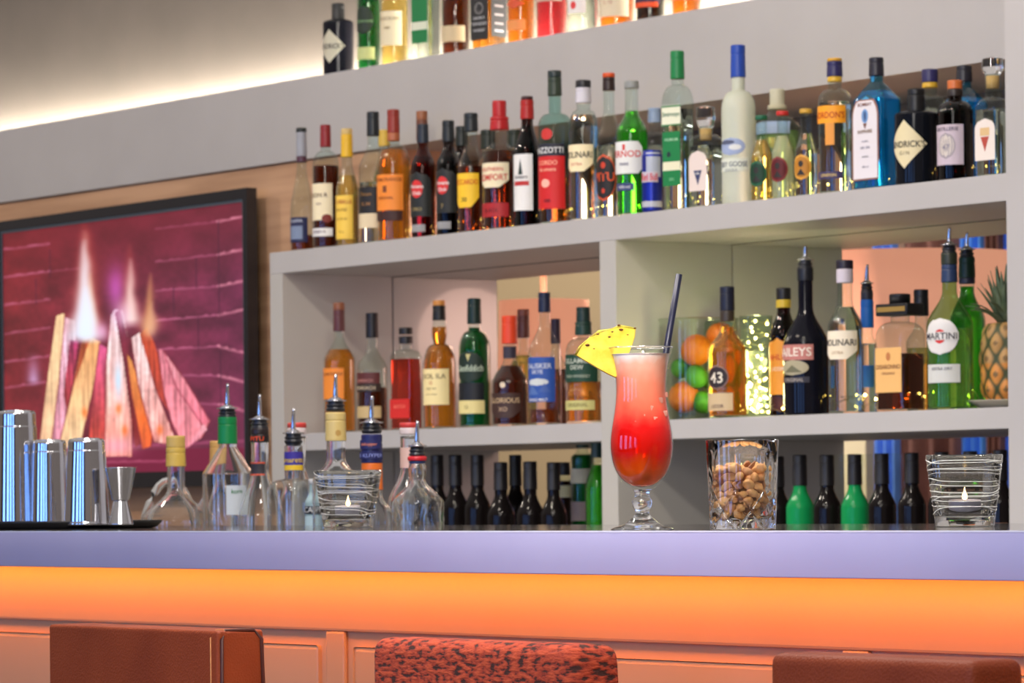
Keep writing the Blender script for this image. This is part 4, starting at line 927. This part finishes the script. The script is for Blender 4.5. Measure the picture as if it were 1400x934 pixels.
# ---- pouring bottles on the ledge behind
def c_(*a, **k): k.setdefault('D', YR); k['zb'] = ZR; k.setdefault('group', 'pouring bottles behind the counter'); k.setdefault('real', True); return B(*a, **k)
c_('spirit_bottle', 'clear long necked bottle with ribbed gold screw cap behind the jigger', 'bottle', 241, 98, 596, 638, 668, 712, wn=24, wc=26, caps=[(596, 612, (206, 172, 92), 1), (612, 638, (214, 180, 84), 1.02)])
c_('spirit_bottle', 'clear bottle with gold cap peeping out behind the green capped one', 'bottle', 298, 60, 603, 634, 655, 700, wn=20, wc=21, cap=(206, 160, 90), D=4.21)
c_('spirit_bottle', 'clear bottle with bright green collar and pouring spout', 'bottle', 312, 70, 570, 607, 612, 648, wn=25, wc=26, cap=(10, 130, 66), pour=30, sh='cone', labels=[lab(600, 605, (8, 96, 50), [('GETREIDE', 603, 3, (10, 60, 40))], h=60), lab(664, 704, (206, 214, 222), [('korn', 672, 6, GR)], h=24, a=78)])
c_('cachaca_bottle', 'bottle with black and orange collar and crossed ribbon label, with pouring spout', 'bottle', 356, 62, 585, 605, 640, 712, wn=24, wc=25, caps=[(585, 594, (40, 30, 30), 1), (594, 605, (30, 22, 22), 1.02)], pour=30,
   labels=[lab(597, 604, (30, 22, 22), [('PITU', 600, 6, (236, 80, 30))], h=70, a=40, lift=6), lab(632, 650, (50, 44, 50), h=66, a=20, e=[('rect', 0, 633, 30, 2, (216, 90, 60)), ('rect', 0, 649, 30, 2, (216, 90, 60))])])
c_('liqueur_bottle', 'squat clear bottle with violet and yellow collar label and pouring spout', 'bottle', 402, 74, 604, 610, 655, 672, wn=25, wc=23, caps=[(600, 610, (40, 44, 50), .9)], pour=30, sh='round',
   labels=[lab(618, 636, (60, 50, 150), [('Amaretto', 629, 7, (224, 190, 90))], h=170, a=50), lab(636, 643, (234, 196, 50), h=170, a=50)])
c_('liqueur_bottle', 'clear bottle with parchment coloured neck sleeve and pouring spout behind candle glass', 'bottle', 460, 66, 560, 603, 628, 660, wn=26, wc=28, caps=[(564, 603, (216, 190, 120), 1)], pour=32,
   labels=[lab(588, 597, (190, 150, 80), h=16, a=70, k='ellipse', lift=4)])
c_('liqueur_bottle', 'slender bottle with navy and orange neck sleeve and pouring spout', 'bottle', 509, 66, 590, 670, 676, 712, wn=28, wc=29, caps=[(594, 633, (36, 38, 92), 1), (633, 670, (232, 116, 40), 1.0)], pour=32,
   labels=[lab(618, 628, (36, 38, 92), [('DE KUYPER', 623, 5, (130, 140, 200))], h=80, a=40, lift=8), lab(602, 614, (36, 38, 92), [('dekuyper', 608, 5, (230, 140, 110))], h=60, a=40, lift=8)])
c_('spirit_bottle', 'clear bottle with red and white cap behind the round ornate bottle', 'bottle', 560, 60, 578, 600, 640, 690, wn=24, wc=26, caps=[(578, 585, (206, 66, 62), 1), (585, 594, (222, 206, 206), 1)], D=4.19, labels=[lab(612, 640, (226, 190, 180), h=60)])
c_('spirit_bottle', 'clear bottle with red and white cap behind the violet collared bottle', 'bottle', 407, 60, 578, 600, 640, 690, wn=24, wc=26, caps=[(578, 585, (206, 66, 62), 1), (585, 594, (222, 206, 206), 1)], D=4.21)
c_('ornate_bottle', 'round dimpled clear bottle with red neck ring and pouring spout', 'bottle', 571, 72, 622, 634, 655, 690, wn=22, wc=24, caps=[(624, 630, (206, 40, 50), 1.1), (630, 634, (40, 60, 110), .95)], pour=30, rip=.035, bulb=.12)
c_('mixer_bottle', 'small pale blue bottle with black lettered label beside the candle glass', 'bottle', 432, 30, 655, 662, 672, 688, wn=18, cap=(200, 200, 200), frost=(190, 220, 226), real=False, labels=[lab(692, 703, (20, 30, 40), [('CAPRI', 697, 8, WH)], h=66, a=40), lab(706, 730, (200, 226, 232), h=66, a=40)])
# curved glass handle behind the gold capped bottle
def carafe():
    D = 4.17; u = 232; p = at(u, HY, D); p.z = ZR; s = scl(u, D)
    T = thing('glass_carafe', 'low glass carafe with arching tube handle behind the gold capped bottle', 'carafe', p, PSI-PI/2+PI/2)
    r = 40/s; top = (vof(p)-652)/s
    MB().lathe([(0, r*.8), (.004, r*.9), (top*.4, r*.95), (top*.45, r*.7), (top*.447, r*.67), (top*.4, r*.91), (.008, r*.85)], 36).build('glass_body', GLASS, T)
    pts = []
    for i in range(21):
        a = PI*i/20; pts.append((-46/s*cos(a), 0, top*.40+(top*.58)*sin(a)))
    MB().tube(pts, .0085, 14).build('handle', GLASS, T)
carafe()

# ---- tray, tins, jigger
def tray_set():
    D = 3.40; u = 92; s = scl(u, D); p = at(u, HY, D); p.z = ZT
    T = tag(MB().lathe([(0, .150), (.002, .158), (.010, .166), (.014, .168), (.014, .164), (.008, .156), (.006, .02)], 64).build('tray', mat('black_rubber', (30, 28, 28), .5)), 'round black tray on the counter carrying the bar tins', 'tray'); T.location = p
    z0 = ZT+.0065
    def tin(u, vt, wt, wb, D, label):
        p = at(u, HY, D); p.z = z0; s = scl(u, D); H = (vof(p)-vt)/s; a, b = wb/2/s, wt/2/s
        T = thing('shaker_tin', label, 'shaker tin', p, 0, 'upturned steel shaker tins')
        MB().lathe([(0, a*1.015), (.002, a*1.03), (.004, a*1.015), (.006, a), (H*.86, b*1.04), (H*.865, b*1.02), (H-.006, b*1.0), (H-.002, b*.97), (H, b*.90), (H+.0002, b*.2)], 64).build('tin_body', STEEL, T)
        MB().lathe([(H-.001, b*.70), (H+.0012, b*.72), (H+.0014, b*.66)], 48).build('base_ring', STEEL, T)
    tin(24, 562, 52, 62, 3.42, 'tallest upturned steel shaker tin at the edge of the tray')
    tin(68, 602, 46, 54, 3.45, 'middle upturned steel shaker tin, partly behind its neighbour')
    tin(119, 600, 50, 62, 3.36, 'short upturned steel shaker tin next to the jigger')
    u, D = 165, 3.38; p = at(u, HY, D); p.z = z0; s = scl(u, D); H = (vof(p)-639)/s; k = 1/s
    T = thing('jigger', 'double ended steel jigger standing on the black tray', 'jigger', p)
    MB().lathe([(0, 17*k), (.0012, 17.5*k), (H*.41, 10*k), (H*.42, 10*k)], 48).build('small_cup', STEEL, T)
    MB().lathe([(H*.42, 10*k), (H*.43, 12.5*k), (H-.001, 21.5*k), (H, 21.5*k), (H-.0005, 20.6*k), (H*.45, 11*k)], 48).build('large_cup', STEEL, T)
tray_set()

# ---- hurricane cocktail
def smooth_prof(pts, n=6):
    out = []
    for i in range(len(pts)-1):
        p0 = pts[max(i-1, 0)]; p1 = pts[i]; p2 = pts[i+1]; p3 = pts[min(i+2, len(pts)-1)]
        for j in range(n):
            t = j/n
            out.append(tuple(.5*((2*p1[k])+(-p0[k]+p2[k])*t+(2*p0[k]-5*p1[k]+4*p2[k]-p3[k])*t*t+(-p0[k]+3*p1[k]-3*p2[k]+p3[k])*t**3) for k in (0, 1)))
    out.append(pts[-1]); return out
def cocktail():
    D = 3.065; u = 878; s = scl(u, D); p = at(u, HY, D); p.z = ZT; vb = vof(p); k = 1/s
    Z = lambda v: (vb-v)*k
    T = thing('hurricane_glass', 'tall curved cocktail glass on a knobbed stem at the counter edge', 'glass', p)
    o_ = [(726, 36), (725, 42), (723.5, 43), (721, 38), (717, 26), (711, 17.5), (704, 10.5), (700, 9.5), (697, 10.5), (693, 13), (688, 14.2), (683, 13), (679, 10.5), (675, 10), (671, 11.5), (668, 16), (660, 26), (649, 34), (637, 39.5), (622, 43), (606, 44), (590, 42.5), (572, 39.5), (553, 36.6), (535, 35.3), (517, 35.8), (500, 37.8), (487, 40.6), (478, 43.4), (475.5, 44.6)]
    out = smooth_prof([(Z(v), r*k) for v, r in o_], 3)
    i_ = [(475.6, 43.2), (478, 42), (487, 39.2), (500, 36.4), (517, 34.4), (535, 33.9), (553, 35.2), (572, 38.1), (590, 41.1), (606, 42.6), (622, 41.6), (637, 38.1), (649, 32.4), (658, 24), (664, 14), (666.5, 4)]
    inn = smooth_prof([(Z(v), r*k) for v, r in i_], 3)
    out[0] = (0, out[0][1])
    zj = Z(668.5)
    stem = [q for q in out if q[0] <= zj]; MB().lathe(stem, 64).build('stem', GLASS, T)
    bowl = [q for q in out if q[0] > zj]; MB().lathe(bowl+inn, 72, cap=False).build('bowl', thin('bowl_glass', (253, 254, 253), .45), T)
    rp_ = [(44*k*cos(2*PI*i/64), 44*k*sin(2*PI*i/64), Z(475.4)) for i in range(64)]
    MB().tube(rp_, .0008, 8, closed=True).build('rim', GLASS, T)
    # drink
    m = bpy.data.materials.new('layered_cocktail'); m.use_nodes = True; t = m.node_tree; N = t.nodes; bs = N['Principled BSDF']
    tc = N.new('ShaderNodeTexCoord'); sp = N.new('ShaderNodeSeparateXYZ'); no = N.new('ShaderNodeTexNoise'); no.inputs['Scale'].default_value = 26; no.inputs['Detail'].default_value = 3
    ad = N.new('ShaderNodeMath'); ad.operation = 'MULTIPLY_ADD'; ad.inputs[1].default_value = .055; mr = N.new('ShaderNodeMapRange')
    mr.inputs[1].default_value = Z(668)+.027; mr.inputs[2].default_value = Z(484)+.027
    mpg = N.new('ShaderNodeMapping'); mpg.inputs['Scale'].default_value = (1, 1, .55)
    t.links.new(tc.outputs['Object'], mpg.inputs[0]); t.links.new(mpg.outputs[0], no.inputs[0]); t.links.new(tc.outputs['Object'], sp.inputs[0])
    t.links.new(no.outputs[0], ad.inputs[0]); t.links.new(sp.outputs[2], ad.inputs[2]); t.links.new(ad.outputs[0], mr.inputs[0])
    cr = N.new('ShaderNodeValToRGB'); t.links.new(mr.outputs[0], cr.inputs[0]); t.links.new(cr.outputs[0], bs.inputs['Base Color'])
    e = cr.color_ramp.elements; e[0].position = 0; e[0].color = lin((240, 110, 20)); e[1].position = 1; e[1].color = lin((255, 238, 228))
    for pos, c in ((.13, (246, 96, 20)), (.24, (232, 22, 8)), (.44, (226, 14, 14)), (.52, (246, 60, 46)), (.62, (252, 104, 78)), (.80, (255, 142, 112)), (.93, (255, 186, 160))):
        q = e.new(pos); q.color = lin(c)
    r2 = N.new('ShaderNodeValToRGB'); t.links.new(mr.outputs[0], r2.inputs[0]); t.links.new(r2.outputs[0], bs.inputs['Transmission Weight'])
    r2.color_ramp.elements[0].position = .2; r2.color_ramp.elements[0].color = (.5, .5, .5, 1); r2.color_ramp.elements[1].position = .56; r2.color_ramp.elements[1].color = (0, 0, 0, 1)
    bs.inputs['IOR'].default_value = 1.30; bs.inputs['Roughness'].default_value = .12; bs.inputs['Subsurface Weight'].default_value = .0
    lq = [(Z(v), (r-.15)*k) for v, r in i_ if v >= 487]
    lq = [(Z(484), 1*k), (Z(484.2), 38.8*k), (Z(485), 39.4*k)]+lq
    lq = sorted(lq, key=lambda q: q[0]); lq = [(lq[0][0]+.0003, .002)]+lq[1:]
    dr = MB().lathe(smooth_prof(lq, 2), 64).build('drink', m, T)
    # crushed ice against the glass
    im = mat('crushed_ice', (255, 176, 156), .15, trans=.3, ior=1.31)
    for (uu, vv, rr) in ((889, 560, 7), (899, 548, 6), (880, 571, 6), (905, 566, 6), (893, 575, 7), (868, 580, 6), (907, 540, 5), (885, 545, 5)):
        q = near(p, uu, vv)-p; d = Vector((-Fw.x, -Fw.y, 0)); R_ = interp(sorted([(Z(v), r*k) for v, r in i_]), q.z)
        q = Vector((q.x, q.y, q.z)); lat = Rw0*(q.dot(Rw0)); dep = sqrt(max(0, (R_*.93)**2-lat.length**2))-rr*k*.8
        MB().box((-rr*k, -rr*k*.8, -rr*k*.7), (rr*k, rr*k*.8, rr*k*.7)).build('ice', im, T, bevel=rr*k*.3, seg=3).location = Vector((lat.x, lat.y, q.z))+d*dep
    # straw
    a = near(p, 928.5, 375, .004)-p; b_ = near(p, 882, 652, -.006)-p
    st = thing('drinking_straw', 'dark navy straw leaning in the cocktail', 'straw', p)
    MB().tube([a, a+(b_-a)*.5, b_], 4.6*k, 16).build('tube', mat('navy_straw', (20, 22, 48), .35), st)
    # pineapple wedge on the rim
    wd = thing('pineapple_wedge', 'yellow pineapple wedge set on the rim of the cocktail glass', 'fruit garnish', p)
    pl = [(787, 486), (794, 474), (806, 462), (820, 455), (835, 450), (847, 447), (858, 448), (869, 450), (868, 461), (864, 473), (858, 488), (850, 505), (842, 517), (831, 512), (815, 503), (800, 494)]
    nrm = Vector((Fw.x, Fw.y, 0)); th = .0065
    dd = D+.012
    base = [near(p, x, y, -.002)-p for x, y in pl]
    c0 = sum(base, Vector())/len(base)
    base = [b+nrm*(-(b-c0).dot(nrm)) for b in base]
    v = []; f = []; n = len(base)
    for off, sc in ((-th, .97), (-th*.8, 1), (th*.8, 1), (th, .97)):
        for b in base: v.append(c0+(b-c0)*sc+nrm*off)
    for i in range(3):
        for j in range(n): f.append((i*n+j, i*n+(j+1) % n, (i+1)*n+(j+1) % n, (i+1)*n+j))
    for off, st_ in ((-1, 0), (1, 3*n)):
        v.append(c0+nrm*(th*1.05*off)); ci = len(v)-1
        for j in range(n): f.append((st_+j, st_+(j+1) % n, ci) if off > 0 else (st_+(j+1) % n, st_+j, ci))
    fm = noise_mat('pineapple_flesh', (244, 216, 84), (226, 192, 52), nscale=70, rough=.35, bump=.5)
    MB().add(v, f).build('flesh', fm, wd, smooth=False, fix=True)
    rind = [(787, 486), (794, 474), (806, 462), (820, 455), (835, 450), (847, 447), (858, 448), (869, 450)]
    rp = [near(p, x, y, -.002)-p for x, y in rind]; rp = [b+nrm*(-(b-c0).dot(nrm)) for b in rp]
    v = []; f = []
    for i, b in enumerate(rp):
        o2 = (b-c0).normalized(); bump = .0016*(1+sin(i*2.6))
        for q in ((-th*.98, -.0015), (-th*.98, .0004+bump), (th*.98, .0004+bump), (th*.98, -.0015)): v.append(b+o2*q[1]+nrm*q[0])
    for i in range(len(rp)-1):
        for j in range(4): f.append((i*4+j, i*4+(j+1) % 4, i*4+4+(j+1) % 4, i*4+4+j))
    f.append((0, 1, 2, 3)); f.append(tuple(4*(len(rp)-1)+j for j in (3, 2, 1, 0)))
    MB().add(v, f).build('rind', noise_mat('pineapple_rind', (196, 196, 50), (150, 120, 40), nscale=160, rough=.6, bump=.6), wd, fix=True)
    dk = mat('pineapple_eye', (110, 62, 20), .7)
    for x, y, r in ((803, 472, 3.2), (849, 451, 3.4), (833, 461, 2.2), (837, 454, 1.8), (858, 458, 1.6), (817, 457, 2.2), (846, 445, 2.4), (868, 449, 2.0), (812, 477, 1.4)):
        q = near(p, x, y, -.002)-p; q = q+nrm*(-(q-c0).dot(nrm))-nrm*th*.96
        pr = [(-r*k*.5, r*k*.3), (-r*k*.3, r*k*.8), (0, r*k), (r*k*.3, r*k*.8), (r*k*.5, r*k*.3)]
        MB().lathe(pr, 10).build('rind_eye', dk, wd).location = q
cocktail()

# ---- crystal tumbler of nuts
def tumbler():
    D = 3.085; u = 1015.5; s = scl(u, D); p = at(u, HY, D); p.z = ZT; k = 1/s; vb = vof(p); Z = lambda v: (vb-v)*k
    H = Z(601.5); Rb, Rt = 45*k, 50*k; NA = 224; rows = 80
    v = []; f = []
    T = thing('crystal_tumbler', 'cut crystal tumbler filled with nuts at the counter edge', 'glass', p)
    ND = 7
    for i in range(rows+1):
        t = i/rows; z = H*t; R = Rb+(Rt-Rb)*t
        if i == 0: R *= .97
        for j in range(NA):
            a = 2*PI*j/NA; x = a*ND/(2*PI); cut = 0
            if t < .50:   # diamond facets
                uu = x+t*2.2; ww = x-t*2.2
                du = abs((uu % 1)-.5)*2; dw = abs((ww % 1)-.5)*2
                fade = min(1, (.5-t)/.06)*min(1, t/.03)
                cut = .0026*max(0, 1-min(1-du, 1-dw)/.17)*fade
            if .44 < t < .90:
                dz = abs((x % 1)-.5)*2; fade = min(1, (t-.44)/.10)*min(1, (.90-t)/.05)
                cut = max(cut, .0022*max(0, 1-(1-dz)*3.0)*fade)
            r = R-max(cut, 0)
            v.append((r*cos(a), r*sin(a), z))
    base_i = len(v)
    inner = [(H-.0002, Rt-.0016), (H*.7, Rt-.0048), (H*.4, Rb-.0058), (H*.16, Rb-.0085), (H*.125, Rb-.016), (H*.12, .002)]
    for z, r in inner:
        for j in range(NA):
            a = 2*PI*j/NA; v.append((r*cos(a), r*sin(a), z))
    nr = rows+1+len(inner)
    for i in range(nr-1):
        for j in range(NA):
            a = i*NA+j; b = i*NA+(j+1) % NA; f.append((a, b, b+NA, a+NA))
    f.append(tuple(range(NA-1, -1, -1))); f.append(tuple((nr-1)*NA+j for j in range(NA)))
    o = MB().add(v, f).build('glass_body', CRYSTAL, T, smooth=True)
    nm = noise_mat('roast_nut', (244, 190, 118), (212, 148, 80), nscale=60, rough=.5, bump=.35, lo=.35, hi=.65)
    ns = noise_mat('roast_nut_dark', (214, 154, 96), (170, 110, 64), nscale=70, rough=.55, bump=.35)
    protos = []
    for q in range(5):
        L = [.0085, .0072, .0092, .0078, .0068][q]; w_ = [.0062, .0062, .0048, .0058, .0060][q]; h_ = [.0052, .0056, .0032, .0036, .0056][q]
        v = []; f = []; A, Bn = 14, 9
        for i in range(Bn+1):
            t = -PI/2+PI*i/Bn
            for j in range(A):
                a = 2*PI*j/A; c_t = max(cos(t), .03)
                rx = w_*c_t*cos(a); ry = h_*c_t*sin(a); zz = L*sin(t)
                if q in (2, 3) and ry < 0: ry *= .25      # split halves
                rx *= 1-.22*sin(t)
                jit = 1+.07*sin(3*a+2*t+q)
                v.append((rx*jit, ry*jit, zz))
        for i in range(Bn):
            for j in range(A):
                a0 = i*A+j; b0 = i*A+(j+1) % A; f.append((a0, b0, b0+A, a0+A))
        f.append(tuple(range(A-1, -1, -1))); f.append(tuple(Bn*A+j for j in range(A)))
        me = bpy.data.meshes.new('nut'); me.from_pydata(v, [], f); me.update(); me.materials.append(nm if q != 3 else ns)
        me.polygons.foreach_set('use_smooth', [True]*len(me.polygons)); protos.append(me)
    rnd = random.Random(5)
    zt = Z(641); zb_ = H*.125+.006
    cnt = 0; layer = 0; z = zb_
    while z < zt:
        Ri = (Rb-.0065)+(Rt-Rb)*(z/H)-.0062
        for (rr, num) in ((Ri-.001, 13), (Ri-.0125, 9))+((( Ri-.023, 4),) if z > zt-.02 else ()):
            if rr < .006: continue
            for i in range(num):
                a = 2*PI*(i+.5*(layer % 2)+rnd.uniform(-.22, .22))/num
                o = bpy.data.objects.new('nut', protos[rnd.choice([0, 1, 4, 0, 1, 2, 3])]); C.objects.link(o)
                zz = z+rnd.uniform(-.0025, .0025)
                if z > zt-.012: zz += rnd.uniform(-.004, .005)+.004*cos(a+.6)
                o.location = p+Vector((rr*cos(a), rr*sin(a), zz)); o.rotation_euler = (rnd.uniform(0, 6.3), rnd.uniform(0, 6.3), rnd.uniform(0, 6.3))
                q = rnd.uniform(.88, 1.1); o.scale = (q, q, q)
                tag(o, 'pale roasted nut in the heap filling the cut crystal tumbler', 'nut', 'nuts in the crystal tumbler'); cnt += 1
        z += .0088; layer += 1
tumbler()

# ---- square candle glasses
THREAD = mat('white_glass_thread', (240, 238, 232), .25, trans=.35)
CANDG = mat('candle_glass', (212, 212, 210), .0, trans=1, ior=1.46)
def candle(u, D, wt, wb, vt, seed, label, label2):
    s = scl(u, D); p = at(u, HY, D); p.z = ZT; k = 1/s; vb = vof(p); H = (vb-vt)*k
    T = thing('candle_holder', label, 'candle holder', p, PSI-rad(7), 'square glass candle holders')
    a, b = wb*k/2*.93, wt*k/2*.93
    e = 6.0
    def sec(t, i):
        cx, sy = cos(t), sin(t); return (math.copysign(abs(cx)**(2/e), cx), math.copysign(abs(sy)**(2/e), sy))
    lip = .0035
    prof = [(0, a*.97), (.002, a), (H*.5, (a+b)/2), (H-.002, b), (H, b*.985), (H-.0005, b-lip), (H*.5, (a+b)/2-lip), (H*.17, a*1.02-lip*1.3), (H*.15, a*.7), (H*.148, .002)]
    MB().lathe(prof, 64, sec).build('glass_body', CANDG, T)
    rnd = random.Random(seed); mb = MB()
    for i in range(13):
        z = H*(.24+.70*(i/12))+rnd.uniform(-.003, .003); tilt = rnd.uniform(-.13, .13); ph = rnd.uniform(0, 6.28); rr0 = rnd.uniform(.0003, .0007); pts = []
        for j in range(64):
            t = 2*PI*j/64; zz = min(H-.002, max(H*.18, z+tilt*b*cos(t+ph)+.0012*sin(3*t+ph))); R = a+(b-a)*zz/H
            x, y = sec(t, 0); pts.append((x*(R+.0003), y*(R+.0003), zz))
        mb.tube(pts, rr0, 6, closed=True)
    mb.build('glass_threads', THREAD, T)
    q = p+Vector((0, 0, H*.15+.0006)); TL = thing('tealight', label2, 'candle', q)
    r = .0215; MB().lathe([(0, r*.96), (.001, r), (.016, r), (.0165, r*.97), (.0155, r*.96), (.003, r*.94)], 40).build('cup', mat('tealight_cup', (196, 194, 216), .4, .25), TL)
    MB().lathe([(.0032, r*.93), (.013, r*.93), (.0132, r*.5)], 36).build('wax', mat('candle_wax', (236, 230, 218), .4), TL)
    MB().tube([(0, 0, .013), (.0004, 0, .018)], .0006, 6).build('wick', mat('wick', (30, 24, 20), .8), TL)
    MB().lathe([(.0165, .0010), (.019, .0032), (.022, .0040), (.026, .0030), (.031, .0014), (.035, .0003)], 16).build('flame', mat('flame', (255, 230, 170), .5, emit=(255, 212, 140), es=9), TL)
candle(476, 3.52, 92, 68, 643, 3, 'square tapered glass candle holder with white threads before the sleeved bottles', 'small lit tealight in the candle holder near the pouring bottles')
candle(1319, 3.46, 113, 86, 622, 8, 'larger square tapered glass candle holder with white threads near the white column', 'small lit tealight in the candle holder near the white column')

# ================================================================== STOOLS
def leather():
    m = bpy.data.materials.new('cognac_leather'); m.use_nodes = True; t = m.node_tree; N = t.nodes; bs = N['Principled BSDF']
    tc = N.new('ShaderNodeTexCoord'); vo = N.new('ShaderNodeTexVoronoi'); vo.inputs['Scale'].default_value = 340; no = N.new('ShaderNodeTexNoise'); no.inputs['Scale'].default_value = 7
    cr = N.new('ShaderNodeValToRGB'); cr.color_ramp.elements[0].color = lin((126, 50, 20)); cr.color_ramp.elements[1].color = lin((144, 62, 28)); cr.color_ramp.elements[0].position = .3; cr.color_ramp.elements[1].position = .7
    bu = N.new('ShaderNodeBump'); bu.inputs['Strength'].default_value = .35; bu.inputs['Distance'].default_value = .0015
    t.links.new(tc.outputs['Object'], vo.inputs[0]); t.links.new(tc.outputs['Object'], no.inputs[0]); t.links.new(no.outputs[0], cr.inputs[0]); t.links.new(cr.outputs[0], bs.inputs['Base Color'])
    t.links.new(vo.outputs['Distance'], bu.inputs['Height']); t.links.new(bu.outputs[0], bs.inputs['Normal']); bs.inputs['Roughness'].default_value = .55; bs.inputs['Specular IOR Level'].default_value = .25
    return m
def boucle():
    m = bpy.data.materials.new('rust_woven_fabric'); m.use_nodes = True; t = m.node_tree; N = t.nodes; bs = N['Principled BSDF']
    tc = N.new('ShaderNodeTexCoord'); mp = N.new('ShaderNodeMapping'); mp.inputs['Scale'].default_value = (70, 70, 190); no = N.new('ShaderNodeTexNoise'); no.inputs['Scale'].default_value = 1; no.inputs['Detail'].default_value = 3
    cr = N.new('ShaderNodeValToRGB'); e = cr.color_ramp.elements; e[0].color = lin((66, 34, 26)); e[0].position = .40; e[1].color = lin((192, 78, 44)); e[1].position = .62; q = e.new(.47); q.color = lin((160, 56, 34))
    bu = N.new('ShaderNodeBump'); bu.inputs['Strength'].default_value = .9; bu.inputs['Distance'].default_value = .004
    t.links.new(tc.outputs['Object'], mp.inputs[0]); t.links.new(mp.outputs[0], no.inputs[0]); t.links.new(no.outputs[0], cr.inputs[0]); t.links.new(cr.outputs[0], bs.inputs['Base Color'])
    t.links.new(no.outputs[0], bu.inputs['Height']); t.links.new(bu.outputs[0], bs.inputs['Normal']); bs.inputs['Roughness'].default_value = .95
    return m
LEA = leather(); BOU = boucle()
DS = 2.60
def stool(u0, u1, vt, m, rnd_, label, seam=True):
    a = at(u0, vt, DS); b = at(u1, vt, DS); zt = at((u0+u1)/2, vt+1, DS).z
    w = b.x-a.x; th = .070
    T = thing('bar_stool', label, 'bar stool', (a.x+w/2, DS, 0), 0, 'bar stools along the counter')
    def pad(name, x0, x1, y0, y1, z0, z1, r, m, taper=0):
        mb = MB(); mb.box((x0, y0, z0), (x1, y1, z1))
        if taper: mb.v = [(x, (y+taper if (z == z0 and y == y1) else y), z) for x, y, z in mb.v]
        return mb.build(name, m, T, bevel=r, seg=4)
    pad('backrest', -w/2, w/2, 0, th, .62, zt, rnd_, m, .02)
    if seam:
        pts = [(w/2-.0005, .006, .64), (w/2+.0006, .006, zt-.012), (w/2-.004, .014, zt-.001), (w/2-.002, th-.014, zt-.001), (w/2+.0006, th-.004, zt-.012), (w/2-.0005, th+.008, .64)]
        MB().tube([(x, y, z) for x, y, z in pts], .0026, 8).build('piping', mat('dark_piping', (70, 26, 16), .5), T)
        MB().tube([(w/2-.016, -.0004, .64), (w/2-.016, -.0004, zt-.01), (w/2-.016, .008, zt+.0002), (w/2-.016, th-.01, zt+.0002)], .0011, 6).build('stitching', mat('thread', (196, 128, 76), .7), T)
    pad('seat', -w/2, w/2, .02, .42, .70, .78, .02, m)
    for sx in (-1, 1):
        for y in (.05, .39):
            MB().box((sx*(w/2-.035)-.018, y-.018, 0), (sx*(w/2-.035)+.018, y+.018, .70)).build('leg', mat('dark_wood_leg', (60, 40, 30), .4), T, bevel=.003)
    MB().box((-w/2+.03, .38, .24), (w/2-.03, .40, .27)).build('footrest', CHROME, T, bevel=.002)
stool(66, 297, 857, LEA, .006, 'brown leather bar stool with stitched piped back, nearest the shaker tins')
stool(504, 783, 876, BOU, .022, 'rust woven fabric bar stool, between the two brown leather ones', False)
stool(1050, 1330, 897, LEA, .014, 'brown leather bar stool below the cocktail and tumbler, smooth rounded back', False)
